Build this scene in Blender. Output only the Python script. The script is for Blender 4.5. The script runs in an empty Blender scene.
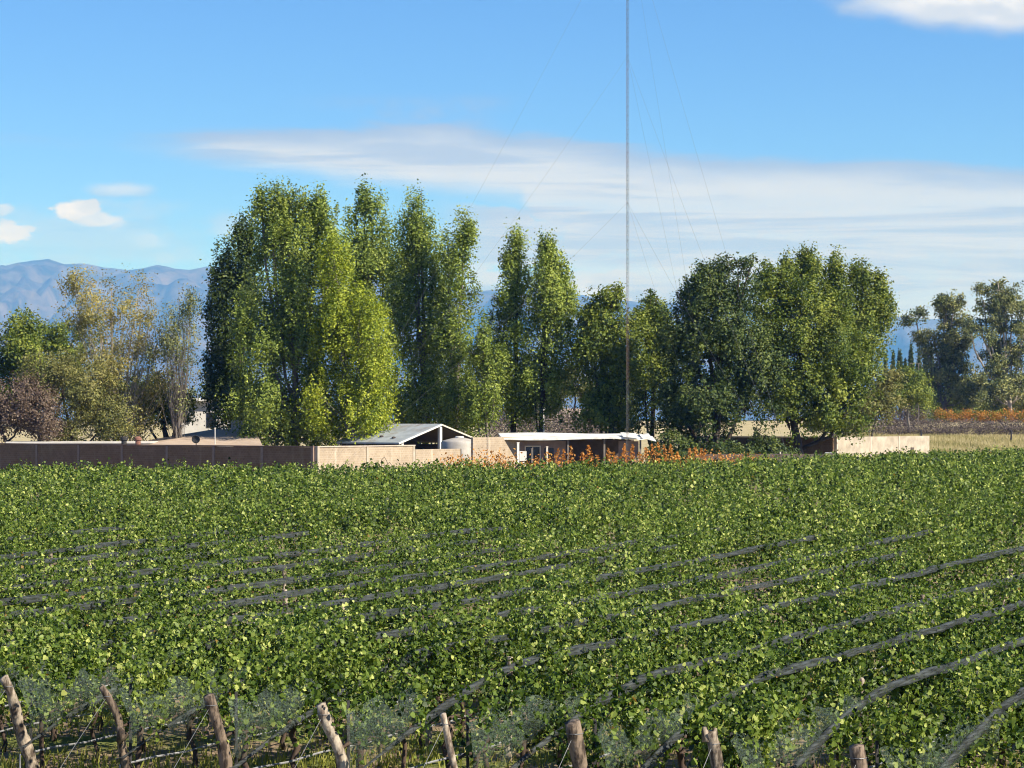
import bpy, math, random
import numpy as np
from mathutils import Vector

rng = np.random.default_rng(11)
random.seed(5)
S = bpy.context.scene
COL = S.collection
R = math.radians

# ------------------------------------------------------------------ camera
CAM_H = 5.6            # metres above the near ground
F = 2190.0             # focal length in pixels of a 1024 px wide picture
HOR = 420.0            # picture row of the horizon
cam_d = bpy.data.cameras.new('camera')
cam_d.sensor_width = 36.0
cam_d.lens = 36.0 * F / 1024.0
cam_d.shift_y = (HOR - 384.0) / 1024.0
cam_d.clip_start = 0.5
cam_d.clip_end = 60000
cam = bpy.data.objects.new('camera', cam_d)
COL.objects.link(cam)
cam.location = (0, 0, CAM_H)
cam.rotation_euler = (R(90), 0, 0)
S.camera = cam

# ------------------------------------------------------------------ light
SUN_EL, SUN_AZ = 37.0, 123.0       # azimuth clockwise from the view direction (+Y)
SKY_STR = 0.10
S.view_settings.view_transform = 'Standard'
S.view_settings.look = 'None'
S.view_settings.exposure = 1.05
S.view_settings.gamma = 1.0
S.view_settings.use_curve_mapping = False

sun_d = bpy.data.lights.new('sun', 'SUN')
sun_d.energy = 5.0
sun_d.angle = R(0.5)
sun_d.color = (1.0, 0.95, 0.86)
sun = bpy.data.objects.new('sun', sun_d)
COL.objects.link(sun)
sdir = Vector((math.sin(R(SUN_AZ)) * math.cos(R(SUN_EL)), math.cos(R(SUN_AZ)) * math.cos(R(SUN_EL)), math.sin(R(SUN_EL))))
sun.rotation_euler = (-sdir).to_track_quat('-Z', 'Y').to_euler()


class NT:
    """tiny expression helper for shader nodes"""
    def __init__(self, tree):
        self.t = tree
        self.n = tree.nodes
        self.l = tree.links

    def node(self, kind, **kw):
        nd = self.n.new(kind)
        for k, v in kw.items():
            setattr(nd, k, v)
        return nd

    def put(self, sock, v):
        if isinstance(v, bpy.types.NodeSocket):
            self.l.new(v, sock)
        elif v is not None:
            sock.default_value = v

    def m(self, op, a, b=None, c=None):
        nd = self.node('ShaderNodeMath', operation=op)
        for s, v in zip(nd.inputs, (a, b, c)):
            self.put(s, v)
        return nd.outputs[0]

    def ss(self, v, a, b, lo=0.0, hi=1.0):
        nd = self.node('ShaderNodeMapRange', interpolation_type='SMOOTHSTEP')
        for s, x in zip(nd.inputs, (v, a, b, lo, hi)):
            self.put(s, x)
        return nd.outputs[0]

    def lin(self, v, a, b, lo=0.0, hi=1.0):
        nd = self.node('ShaderNodeMapRange')
        for s, x in zip(nd.inputs, (v, a, b, lo, hi)):
            self.put(s, x)
        return nd.outputs[0]

    def mix(self, f, a, b):
        nd = self.node('ShaderNodeMix', data_type='RGBA')
        self.put(nd.inputs[0], f)
        for s, v in ((nd.inputs[6], a), (nd.inputs[7], b)):
            if isinstance(v, tuple) and len(v) == 3:
                v = (*v, 1)
            self.put(s, v)
        return nd.outputs[2]

    def noise(self, vec, scale, detail=4, rough=0.55, dist=0.0, out='Fac'):
        nd = self.node('ShaderNodeTexNoise')
        if vec is not None:
            self.put(nd.inputs['Vector'], vec)
        nd.inputs['Scale'].default_value = scale
        nd.inputs['Detail'].default_value = detail
        nd.inputs['Roughness'].default_value = rough
        nd.inputs['Distortion'].default_value = dist
        return nd.outputs[out]

    def xyz(self, x, y, z):
        nd = self.node('ShaderNodeCombineXYZ')
        for s, v in zip(nd.inputs, (x, y, z)):
            self.put(s, v)
        return nd.outputs[0]

    def ramp(self, f, stops):
        nd = self.node('ShaderNodeValToRGB')
        cr = nd.color_ramp
        while len(cr.elements) < len(stops):
            cr.elements.new(0.5)
        for e, (p, c) in zip(cr.elements, stops):
            e.position = p
            e.color = (*c, 1) if len(c) == 3 else c
        self.put(nd.inputs[0], f)
        return nd.outputs[0]

    def curve(self, v, pts):
        """piecewise-linear function of v through pts"""
        x0, x1 = pts[0][0], pts[-1][0]
        ys = [p[1] for p in pts]
        y0, y1 = min(ys), max(ys)
        t = self.lin(v, x0, x1)
        st = [((p[0] - x0) / (x1 - x0), ((p[1] - y0) / (y1 - y0),) * 3) for p in pts]
        g = self.ramp(t, st)
        return self.lin(g, 0.0, 1.0, y0, y1)


# ------------------------------------------------------------------ sky (world)
W = bpy.data.worlds.new("World")
S.world = W
W.use_nodes = True
T = NT(W.node_tree)
T.n.clear()
sky = T.node('ShaderNodeTexSky', sky_type='NISHITA')
sky.sun_disc = False
sky.sun_elevation = R(SUN_EL)
sky.sun_rotation = R(SUN_AZ)
sky.altitude = 2600
sky.air_density = 0.75
sky.dust_density = 0.0
sky.ozone_density = 8.0
tc = T.node('ShaderNodeTexCoord')
sp = T.node('ShaderNodeSeparateXYZ')
T.l.new(tc.outputs['Generated'], sp.inputs[0])
yy = T.m('MAXIMUM', sp.outputs[1], 0.02)
ca = T.m('DIVIDE', sp.outputs[0], yy)      # tangent of the bearing
cb = T.m('DIVIDE', sp.outputs[2], yy)      # tangent of the height over the horizon
front = T.ss(sp.outputs[1], 0.3, 0.6)


def AX(px): return (px - 512.0) / F
def BY(py): return (HOR - py) / F


wv = T.xyz(T.m('MULTIPLY', ca, 9.0), 0.37, T.m('MULTIPLY', cb, 60.0))
n_band = T.noise(wv, 1.0, 9, 0.62, 0.4)
wv2 = T.xyz(T.m('MULTIPLY', ca, 30.0), 1.7, T.m('MULTIPLY', cb, 60.0))
n_puff = T.noise(wv2, 1.3, 6, 0.55)
wv3 = T.xyz(T.m('MULTIPLY', ca, 5.0), 4.7, T.m('MULTIPLY', cb, 85.0))
n_str = T.noise(wv3, 1.0, 8, 0.66, 0.6)
jit = T.m('MULTIPLY', T.m('SUBTRACT', n_band, 0.5), 0.024)
top = T.curve(ca, [(AX(100), BY(128)), (AX(300), BY(122)), (AX(430), BY(120)), (AX(560), BY(135)), (AX(700), BY(154)), (AX(850), BY(156)), (AX(1040), BY(165))])
bot = T.curve(ca, [(AX(100), BY(143)), (AX(220), BY(162)), (AX(330), BY(180)), (AX(450), BY(196)), (AX(520), BY(204)), (AX(570), BY(290)), (AX(640), BY(345)), (AX(1040), BY(345))])
m1 = T.ss(T.m('ADD', T.m('SUBTRACT', top, cb), jit), -0.0015, 0.0045)
m2 = T.ss(T.m('ADD', T.m('SUBTRACT', cb, bot), jit), -0.004, 0.011)
band = T.m('MULTIPLY', m1, m2)
# broken cloud under the band in the middle
low = T.m('MULTIPLY', T.ss(ca, AX(415), AX(500)), T.m('MULTIPLY', T.ss(cb, BY(335), BY(280)), T.ss(cb, BY(190), BY(215))))
low = T.m('MULTIPLY', low, T.ss(T.m('ADD', n_puff, T.m('MULTIPLY', n_str, 0.6)), 0.62, 0.80))
# thin streaks over the band
thin = T.m('MULTIPLY', T.ss(ca, AX(270), AX(400)), T.m('MULTIPLY', T.ss(ca, AX(570), AX(460)), T.m('MULTIPLY', T.ss(cb, BY(136), BY(112)), T.ss(cb, BY(90), BY(108)))))
thin = T.m('MULTIPLY', thin, T.ss(n_puff, 0.40, 0.75, 0.0, 0.55))


def blob(px, py, rx, ry, soft=0.9, amp=0.9, rag=4.5):
    dx = T.m('DIVIDE', T.m('SUBTRACT', ca, AX(px)), rx / F)
    dy = T.m('DIVIDE', T.m('SUBTRACT', cb, BY(py)), ry / F)
    d = T.m('SQRT', T.m('ADD', T.m('MULTIPLY', dx, dx), T.m('MULTIPLY', dy, dy)))
    d = T.m('ADD', d, T.m('MULTIPLY', T.m('SUBTRACT', n_puff, 0.5), rag))
    return T.ss(d, 1.0 + soft * 0.5, 1.0 - soft * 0.5, 0.0, amp)


puffs = None
for args in [(70, 210, 24, 9, 0.5, 1.0), (100, 220, 22, 7, 0.8, 0.85), (8, 234, 24, 11, 0.6, 0.95), (122, 190, 26, 6, 1.3, 0.6, 2.5),
             (150, 240, 16, 8, 1.0, 0.5), (228, 228, 26, 12, 1.4, 0.4), (2, 208, 10, 6, 0.8, 0.7), (165, 258, 10, 5, 1.0, 0.4),
             (950, -2, 92, 24, 0.9, 0.95, 1.3), (1005, 4, 64, 26, 0.9, 0.95, 1.3), (590, 300, 60, 20, 1.0, 0.6)]:
    b_ = blob(*args)
    puffs = b_ if puffs is None else T.m('MAXIMUM', puffs, b_)
veil = blob(85, 240, 110, 26, 1.6, 0.42)
holes = T.ss(T.m('ADD', T.m('MULTIPLY', n_band, 0.5), T.m('MULTIPLY', n_str, 0.6)), 0.44, 0.60, T.ss(ca, AX(560), AX(660), 0.35, 0.72), 1.0)
hole_w = T.ss(cb, BY(185), BY(225))
band = T.m('MULTIPLY', band, T.m('ADD', T.m('MULTIPLY', hole_w, holes), T.m('SUBTRACT', 1.0, hole_w)))
mask = T.m('MAXIMUM', T.m('MAXIMUM', band, low), T.m('MAXIMUM', puffs, T.m('MAXIMUM', thin, veil)))
mask = T.m('MULTIPLY', mask, front)
# cloud colour: white body, mauve grey along the upper rim and in the strata
white, grey = (0.35, 0.375, 0.41), (0.165, 0.205, 0.31)
rim = T.ss(T.m('ADD', T.m('SUBTRACT', top, cb), jit), 0.017, 0.002)
rim = T.m('MULTIPLY', rim, T.ss(cb, BY(205), BY(180)))
strat = T.ss(n_str, 0.42, 0.60)
gmix = T.m('MAXIMUM', T.m('MULTIPLY', rim, 1.0), T.m('MULTIPLY', strat, 0.75))
gmix = T.m('MAXIMUM', T.m('MULTIPLY', gmix, T.m('SUBTRACT', 1.0, puffs)), T.m('MULTIPLY', veil, T.m('SUBTRACT', 0.9, puffs)))
ccol = T.mix(gmix, white, grey)
ccol = T.mix(T.m('MULTIPLY', T.m('SUBTRACT', n_puff, 0.3), 0.5), ccol, (0.22, 0.27, 0.35))
ccol = T.mix(T.m('MULTIPLY', puffs, T.ss(n_puff, 0.35, 0.6)), ccol, (0.47, 0.475, 0.485))
scl = T.node('ShaderNodeMix', data_type='RGBA', blend_type='MULTIPLY')
scl.inputs[0].default_value = 1.0
T.l.new(ccol, scl.inputs[6])
scl.inputs[7].default_value = (1 / SKY_STR, 1 / SKY_STR, 1 / SKY_STR, 1)
scl.clamp_result = False
hs = T.node('ShaderNodeHueSaturation')
hs.inputs['Saturation'].default_value = 1.08
hs.inputs['Value'].default_value = 1.0
T.l.new(sky.outputs[0], hs.inputs['Color'])
tint = T.node('ShaderNodeMix', data_type='RGBA', blend_type='MULTIPLY')
tint.inputs[0].default_value = 1.0
T.l.new(hs.outputs[0], tint.inputs[6])
tint.inputs[7].default_value = (1.0, 0.92, 0.97, 1)
skyc = T.mix(mask, tint.outputs[2], scl.outputs[2])
bg = T.node('ShaderNodeBackground')
T.l.new(skyc, bg.inputs[0])
bg.inputs[1].default_value = SKY_STR
wo = T.node('ShaderNodeOutputWorld')
T.l.new(bg.outputs[0], wo.inputs[0])

# ------------------------------------------------------------------ helpers


def lin_noise(t, seed, period):
    """smooth 1-D value noise in -1..1"""
    r = np.random.default_rng(seed).uniform(-1, 1, 4096)
    x = np.asarray(t, float) / period + 1000.0
    i = np.floor(x).astype(int)
    f = x - i
    f = f * f * (3 - 2 * f)
    return r[i % 4096] * (1 - f) + r[(i + 1) % 4096] * f


def sstep(x, a, b):
    t = np.clip((np.asarray(x, float) - a) / (b - a), 0, 1)
    return t * t * (3 - 2 * t)


def gz(x, y):
    """ground height"""
    y = np.asarray(y, float)
    return 0.75 * sstep(y, 28, 80) + 4.55 * sstep(y, 215, 405)


def at(px, Y, py=None):
    """world point seen at picture (px, py) when it stands at distance Y; on the ground without py"""
    x = (px - 512.0) / F * Y
    z = float(gz(x, Y)) if py is None else CAM_H + (HOR - py) / F * Y
    return Vector((x, Y, z))


def link_mesh(name, V, Fc, mat=None, parent=None, smooth=False, attr=None, mats=None, midx=None):
    me = bpy.data.meshes.new(name)
    me.from_pydata([tuple(v) for v in V], [], [tuple(f) for f in Fc])
    if smooth:
        me.polygons.foreach_set('use_smooth', [True] * len(me.polygons))
    if mats:
        for m_ in mats:
            me.materials.append(m_)
        if midx is not None:
            me.polygons.foreach_set('material_index', midx)
    elif mat:
        me.materials.append(mat)
    me.update()
    o = bpy.data.objects.new(name, me)
    COL.objects.link(o)
    if parent:
        o.parent = parent
        o.matrix_parent_inverse = parent.matrix_world.inverted() if False else o.matrix_parent_inverse
    return o


def fast_mesh(name, V, nside, mat, parent=None, rnd=None, smooth=False):
    """V: (n*nside,3) array, faces are consecutive runs of nside vertices"""
    n = len(V) // nside
    me = bpy.data.meshes.new(name)
    me.vertices.add(len(V))
    me.vertices.foreach_set('co', np.ascontiguousarray(V, dtype=np.float32).ravel())
    me.loops.add(len(V))
    me.loops.foreach_set('vertex_index', np.arange(len(V), dtype=np.int32))
    me.polygons.add(n)
    me.polygons.foreach_set('loop_start', np.arange(0, len(V), nside, dtype=np.int32))
    if rnd is not None:
        a = me.attributes.new('rnd', 'FLOAT', 'FACE')
        a.data.foreach_set('value', np.ascontiguousarray(rnd, dtype=np.float32))
    me.materials.append(mat)
    me.update()
    o = bpy.data.objects.new(name, me)
    COL.objects.link(o)
    if parent:
        o.parent = parent
    return o


def tag(o, label=None, cat=None, group=None, kind=None):
    if label: o['label'] = label
    if cat: o['category'] = cat
    if group: o['group'] = group
    if kind: o['kind'] = kind
    return o


def empty(name, loc, label, cat, group=None, rz=0.0):
    o = bpy.data.objects.new(name, None)
    COL.objects.link(o)
    o.location = loc
    o.rotation_euler = (0, 0, rz)
    o.empty_display_size = 0.3
    return tag(o, label, cat, group)


class MB:
    def __init__(self):
        self.V, self.F = [], []

    def box(self, c, s, rz=0.0):
        cx, cy, cz = c
        hx, hy, hz = s[0] / 2, s[1] / 2, s[2] / 2
        cs, sn = math.cos(rz), math.sin(rz)
        b = len(self.V)
        for dx, dy, dz in ((-1, -1, -1), (1, -1, -1), (1, 1, -1), (-1, 1, -1), (-1, -1, 1), (1, -1, 1), (1, 1, 1), (-1, 1, 1)):
            x, y = dx * hx, dy * hy
            self.V.append((cx + x * cs - y * sn, cy + x * sn + y * cs, cz + dz * hz))
        for f in ((0, 3, 2, 1), (4, 5, 6, 7), (0, 1, 5, 4), (1, 2, 6, 5), (2, 3, 7, 6), (3, 0, 4, 7)):
            self.F.append(tuple(b + i for i in f))
        return self

    def prism(self, pts, d):
        """polygon pts extruded by vector d"""
        b = len(self.V)
        n = len(pts)
        pts = [Vector(p) for p in pts]
        d = Vector(d)
        self.V += [tuple(p) for p in pts] + [tuple(p + d) for p in pts]
        self.F.append(tuple(b + i for i in range(n))[::-1])
        self.F.append(tuple(b + n + i for i in range(n)))
        for i in range(n):
            j = (i + 1) % n
            self.F.append((b + i, b + j, b + n + j, b + n + i))
        return self

    def tube(self, pts, rad, sides=6, cap=True):
        pts = [Vector(p) for p in pts]
        n = len(pts)
        if not hasattr(rad, '__len__'):
            rad = [rad] * n
        b = len(self.V)
        ref = None
        for i, p in enumerate(pts):
            d = (pts[min(i + 1, n - 1)] - pts[max(i - 1, 0)])
            if d.length < 1e-9:
                d = Vector((0, 0, 1))
            d.normalize()
            if ref is None:
                ref = d.orthogonal().normalized()
            else:
                ref = (ref - d * ref.dot(d))
                ref = ref.normalized() if ref.length > 1e-6 else d.orthogonal().normalized()
            q = d.cross(ref)
            for k in range(sides):
                a = 2 * math.pi * k / sides
                self.V.append(tuple(p + (ref * math.cos(a) + q * math.sin(a)) * rad[i]))
        for i in range(n - 1):
            for k in range(sides):
                k2 = (k + 1) % sides
                self.F.append((b + i * sides + k, b + i * sides + k2, b + (i + 1) * sides + k2, b + (i + 1) * sides + k))
        if cap:
            self.F.append(tuple(b + k for k in range(sides))[::-1])
            self.F.append(tuple(b + (n - 1) * sides + k for k in range(sides)))
        return self

    def lathe(self, c, prof, sides=24):
        b = len(self.V)
        for r, z in prof:
            for k in range(sides):
                a = 2 * math.pi * k / sides
                self.V.append((c[0] + r * math.cos(a), c[1] + r * math.sin(a), c[2] + z))
        n = len(prof)
        for i in range(n - 1):
            for k in range(sides):
                k2 = (k + 1) % sides
                self.F.append((b + i * sides + k, b + i * sides + k2, b + (i + 1) * sides + k2, b + (i + 1) * sides + k))
        self.F.append(tuple(b + k for k in range(sides))[::-1])
        self.F.append(tuple(b + (n - 1) * sides + k for k in range(sides)))
        return self

    def build(self, name, mat, parent=None, smooth=False):
        V = self.V
        if parent is not None:
            inv = parent_inv(parent)
            V = [tuple(inv @ Vector(v)) for v in V]
        return link_mesh(name, V, self.F, mat, parent, smooth)


def parent_inv(p):
    from mathutils import Matrix
    M = Matrix.Identity(4)
    q = p
    while q is not None:
        L = Matrix.Translation(q.location) @ q.rotation_euler.to_matrix().to_4x4()
        M = L @ M
        q = q.parent
    return M.inverted()


# ------------------------------------------------------------------ materials
MATS = {}


def newmat(name):
    m = bpy.data.materials.new(name)
    m.use_nodes = True
    t = NT(m.node_tree)
    t.n.clear()
    out = t.node('ShaderNodeOutputMaterial')
    MATS[name] = m
    return m, t, out


def principled(t, col, rough=0.8, spec=0.3, metal=0.0, bump=None, bstr=0.3, bdist=0.02):
    p = t.node('ShaderNodeBsdfPrincipled')
    t.put(p.inputs['Base Color'], (*col, 1) if isinstance(col, tuple) else col)
    t.put(p.inputs['Roughness'], rough)
    p.inputs['Specular IOR Level'].default_value = spec
    p.inputs['Metallic'].default_value = metal
    if bump is not None:
        b = t.node('ShaderNodeBump')
        b.inputs['Strength'].default_value = bstr
        b.inputs['Distance'].default_value = bdist
        t.put(b.inputs['Height'], bump)
        t.l.new(b.outputs[0], p.inputs['Normal'])
    return p


def simple(name, c1, c2=None, scale=4.0, rough=0.8, spec=0.3, metal=0.0, stretch=None, bstr=0.3, bdist=0.02, detail=5, lohi=(0.3, 0.7)):
    m, t, out = newmat(name)
    tcn = t.node('ShaderNodeTexCoord')
    v = tcn.outputs['Object']
    if stretch:
        mp = t.node('ShaderNodeMapping')
        mp.inputs['Scale'].default_value = stretch
        t.l.new(v, mp.inputs['Vector'])
        v = mp.outputs[0]
    n = t.noise(v, scale, detail, 0.6)
    c2 = c2 or tuple(x * 0.75 for x in c1)
    col = t.ramp(n, [(lohi[0], c1), (lohi[1], c2)])
    p = principled(t, col, rough, spec, metal, n, bstr, bdist)
    t.l.new(p.outputs[0], out.inputs[0])
    return m


def leafmat(name, stops, patch=None, patch_scale=0.35, patch_amt=0.35, trans=0.35, rough=0.55, spec=0.22, back=None):
    """leaf material: per-leaf value from the face attribute, plus broad patches of kind"""
    m, t, out = newmat(name)
    a = t.node('ShaderNodeAttribute', attribute_name='rnd')
    col = t.ramp(a.outputs['Fac'], stops)
    if patch:
        geo = t.node('ShaderNodeNewGeometry')
        n = t.noise(geo.outputs['Position'], patch_scale, 3, 0.6)
        col = t.mix(t.ss(n, 0.5, 0.72, 0.0, patch_amt), col, patch)
    p = principled(t, col, rough, spec)
    tr = t.node('ShaderNodeBsdfTranslucent')
    hs_ = t.node('ShaderNodeHueSaturation')
    hs_.inputs['Saturation'].default_value = 1.1
    hs_.inputs['Value'].default_value = 1.25
    t.l.new(col, hs_.inputs['Color'])
    t.l.new(hs_.outputs[0], tr.inputs[0])
    mx = t.node('ShaderNodeMixShader')
    mx.inputs[0].default_value = trans
    t.l.new(p.outputs[0], mx.inputs[1])
    t.l.new(tr.outputs[0], mx.inputs[2])
    t.l.new(mx.outputs[0], out.inputs[0])
    return m


VINE = leafmat('vine_leaves', [(0.0, (0.010, 0.022, 0.004)), (0.40, (0.066, 0.112, 0.014)), (0.73, (0.190, 0.252, 0.042)), (0.985, (0.44, 0.47, 0.13)), (1.0, (0.26, 0.15, 0.04))],
               patch=(0.16, 0.19, 0.03), patch_scale=0.45, patch_amt=0.35, trans=0.34, rough=0.48, spec=0.22)
POPLAR = leafmat('poplar_leaves', [(0.0, (0.059, 0.092, 0.016)), (0.5, (0.176, 0.232, 0.037)), (1.0, (0.369, 0.419, 0.086))],
                 patch=(0.20, 0.22, 0.03), patch_scale=0.3, trans=0.30)
POPLAR_Y = leafmat('yellowing_leaves', [(0.0, (0.081, 0.121, 0.011)), (0.5, (0.229, 0.283, 0.024)), (1.0, (0.415, 0.439, 0.050))], trans=0.32)
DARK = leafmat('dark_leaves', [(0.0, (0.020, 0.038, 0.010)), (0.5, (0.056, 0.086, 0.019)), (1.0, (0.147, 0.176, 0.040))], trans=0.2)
BROAD = leafmat('broad_leaves', [(0.0, (0.039, 0.066, 0.011)), (0.5, (0.121, 0.164, 0.024)), (1.0, (0.281, 0.306, 0.050))],
                patch=(0.11, 0.14, 0.025), patch_scale=0.25, patch_amt=0.5, trans=0.25)
OLIVE = leafmat('olive_leaves', [(0.0, (0.059, 0.066, 0.018)), (0.5, (0.146, 0.151, 0.042)), (1.0, (0.274, 0.250, 0.084))], trans=0.25)
SPARSE = leafmat('sparse_leaves', [(0.0, (0.143, 0.152, 0.051)), (0.5, (0.288, 0.259, 0.078)), (1.0, (0.474, 0.395, 0.154))], trans=0.35)
PURPLE = leafmat('purple_leaves', [(0.0, (0.045, 0.028, 0.022)), (0.5, (0.120, 0.083, 0.060)), (1.0, (0.220, 0.166, 0.116))], trans=0.2)
EUCA = leafmat('eucalyptus_leaves', [(0.0, (0.049, 0.069, 0.023)), (0.5, (0.147, 0.168, 0.058)), (1.0, (0.336, 0.329, 0.116))], trans=0.2)
ORANGE = leafmat('orange_leaves', [(0.0, (0.24, 0.085, 0.02)), (0.5, (0.50, 0.21, 0.045)), (1.0, (0.60, 0.36, 0.12))], trans=0.35)
RUST = leafmat('rust_leaves', [(0.0, (0.20, 0.095, 0.025)), (0.5, (0.50, 0.215, 0.045)), (1.0, (0.60, 0.36, 0.10))], trans=0.3)
BROWNT = leafmat('bare_twigs', [(0.0, (0.05, 0.036, 0.032)), (0.5, (0.115, 0.088, 0.078)), (1.0, (0.20, 0.165, 0.14))], trans=0.05)
GRASSM = leafmat('grass_blades', [(0.0, (0.12, 0.15, 0.02)), (0.5, (0.27, 0.28, 0.05)), (1.0, (0.48, 0.40, 0.15))], trans=0.4)
DRYM = leafmat('dry_grass_blades', [(0.0, (0.16, 0.16, 0.05)), (0.5, (0.30, 0.26, 0.11)), (1.0, (0.45, 0.38, 0.20))], trans=0.3)

BARK = simple('dark_bark', (0.075, 0.055, 0.04), (0.03, 0.022, 0.017), 6, stretch=(1, 1, 0.25), bstr=0.6)
PALEBARK = simple('pale_bark', (0.42, 0.37, 0.29), (0.26, 0.22, 0.17), 5, stretch=(1, 1, 0.3))
GREYBARK = simple('grey_bark', (0.20, 0.17, 0.14), (0.10, 0.085, 0.07), 5, stretch=(1, 1, 0.3))
VINEBARK = simple('vine_bark', (0.085, 0.055, 0.038), (0.03, 0.02, 0.014), 14, stretch=(1, 1, 0.2), bstr=0.8)
POSTWOOD = simple('weathered_post_wood', (0.33, 0.27, 0.20), (0.065, 0.048, 0.034), 7, rough=0.9, stretch=(1.6, 1.6, 0.55), lohi=(0.42, 0.58), bstr=0.9, bdist=0.03)
POSTBROWN = simple('brown_post_wood', (0.205, 0.152, 0.108), (0.042, 0.030, 0.022), 7, rough=0.9, stretch=(1.6, 1.6, 0.55), lohi=(0.42, 0.58), bstr=0.9, bdist=0.03)
POSTPALE = simple('pale_post_wood', (0.44, 0.37, 0.28), (0.13, 0.095, 0.07), 7, rough=0.9, stretch=(1.6, 1.6, 0.55), lohi=(0.42, 0.58), bstr=0.8, bdist=0.03)
WHITEWOOD = simple('white_paint', (0.75, 0.73, 0.68), (0.55, 0.52, 0.46), 3)
METAL_DARK = simple('dark_metal', (0.035, 0.033, 0.032), (0.018, 0.017, 0.017), 20, rough=0.6)
METAL_GREY = simple('galvanised_metal', (0.45, 0.46, 0.47), (0.30, 0.31, 0.32), 10, rough=0.5, metal=0.3)
MASTRED = simple('mast_paint_red', (0.15, 0.10, 0.085), (0.10, 0.07, 0.06), 3)
MASTWHITE = simple('mast_paint_white', (0.11, 0.108, 0.105), (0.07, 0.068, 0.066), 3)
HOSE = simple('drip_hose_plastic', (0.26, 0.26, 0.265), (0.16, 0.16, 0.16), 5, rough=0.5)
WIREM = simple('wire_steel', (0.16, 0.16, 0.165), (0.11, 0.11, 0.115), 5, rough=0.5, metal=0.3)
ROOFWHITE = simple('white_roof_sheet', (0.72, 0.71, 0.66), (0.42, 0.39, 0.33), 0.9, rough=0.6, detail=8, lohi=(0.42, 0.72))
PLASTER = simple('white_plaster', (0.58, 0.55, 0.50), (0.44, 0.41, 0.37), 1.5)
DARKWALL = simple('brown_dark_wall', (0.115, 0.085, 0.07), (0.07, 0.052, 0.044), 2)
TANKM = simple('tank_plastic', (0.40, 0.37, 0.33), (0.27, 0.245, 0.21), 1.5, rough=0.55)
TANROOF = simple('tan_roof_clay', (0.46, 0.36, 0.27), (0.36, 0.27, 0.20), 1.5)
RUSTY = simple('rusty_steel', (0.24, 0.11, 0.075), (0.15, 0.07, 0.05), 6)
GLASS = simple('dark_window_glass', (0.02, 0.022, 0.025), (0.012, 0.013, 0.015), 3, rough=0.15, spec=0.5)
TIMBER = simple('pale_timber', (0.60, 0.53, 0.43), (0.44, 0.38, 0.30), 5)


def corrugated():
    m, t, out = newmat('corrugated_iron')
    tcn = t.node('ShaderNodeTexCoord')
    n = t.noise(tcn.outputs['Object'], 1.1, 5, 0.6)
    n2 = t.noise(tcn.outputs['Object'], 0.45, 4, 0.65)
    col = t.ramp(n, [(0.3, (0.42, 0.45, 0.47)), (0.7, (0.29, 0.315, 0.33))])
    col = t.mix(t.ss(n2, 0.48, 0.66, 0, 0.75), col, (0.25, 0.19, 0.14))
    w = t.node('ShaderNodeTexWave', bands_direction='X')
    w.inputs['Scale'].default_value = 4.0
    t.l.new(tcn.outputs['Object'], w.inputs[0])
    p = principled(t, col, 0.5, 0.4, 0.15, w.outputs['Fac'], 0.5, 0.03)
    t.l.new(p.outputs[0], out.inputs[0])
    return m


IRON = corrugated()


def brick(name, c1, c2, mortar, amt=1.0):
    """brickwork on a vertical wall: u along the wall (object x), v up (object z)"""
    m, t, out = newmat(name)
    tcn = t.node('ShaderNodeTexCoord')
    s = t.node('ShaderNodeSeparateXYZ')
    t.l.new(tcn.outputs['Object'], s.inputs[0])
    v = t.xyz(s.outputs[0], s.outputs[2], 0.0)
    b = t.node('ShaderNodeTexBrick')
    t.l.new(v, b.inputs['Vector'])
    b.inputs['Color1'].default_value = (*c1, 1)
    b.inputs['Color2'].default_value = (*c2, 1)
    b.inputs['Mortar'].default_value = (*mortar, 1)
    b.inputs['Scale'].default_value = 1.0
    b.inputs['Brick Width'].default_value = 0.28
    b.inputs['Row Height'].default_value = 0.17
    b.inputs['Mortar Size'].default_value = 0.012
    n = t.noise(tcn.outputs['Object'], 0.9, 5, 0.65)
    mp = t.node('ShaderNodeMapping')
    mp.inputs['Scale'].default_value = (1.6, 1.0, 0.22)
    t.l.new(tcn.outputs['Object'], mp.inputs[0])
    n9 = t.noise(mp.outputs[0], 1.0, 6, 0.7)
    n8 = t.noise(tcn.outputs['Object'], 5.0, 4, 0.7)
    col = t.mix(t.ss(n, 0.35, 0.7, 0.0, 0.5), b.outputs['Color'], tuple(x * 0.62 for x in c1))
    col = t.mix(t.ss(n9, 0.55, 0.72, 0.0, 0.55), col, tuple(min(1, x * 1.25) for x in mortar))
    col = t.mix(t.ss(n8, 0.58, 0.7, 0.0, 0.5), col, tuple(x * 0.5 for x in c2))
    p = principled(t, col, 0.9, 0.2, 0.0, b.outputs['Fac'], -0.3, 0.01)
    t.l.new(p.outputs[0], out.inputs[0])
    return m


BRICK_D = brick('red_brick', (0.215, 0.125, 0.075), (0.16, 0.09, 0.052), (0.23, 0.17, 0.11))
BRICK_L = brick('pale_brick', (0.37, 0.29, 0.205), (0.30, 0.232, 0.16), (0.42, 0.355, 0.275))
CAPM = simple('wall_cap_mortar', (0.48, 0.40, 0.32), (0.36, 0.29, 0.23), 3)
RENDERED = simple('cream_render', (0.43, 0.37, 0.285), (0.27, 0.225, 0.17), 1.1, detail=9, lohi=(0.35, 0.68))


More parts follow.
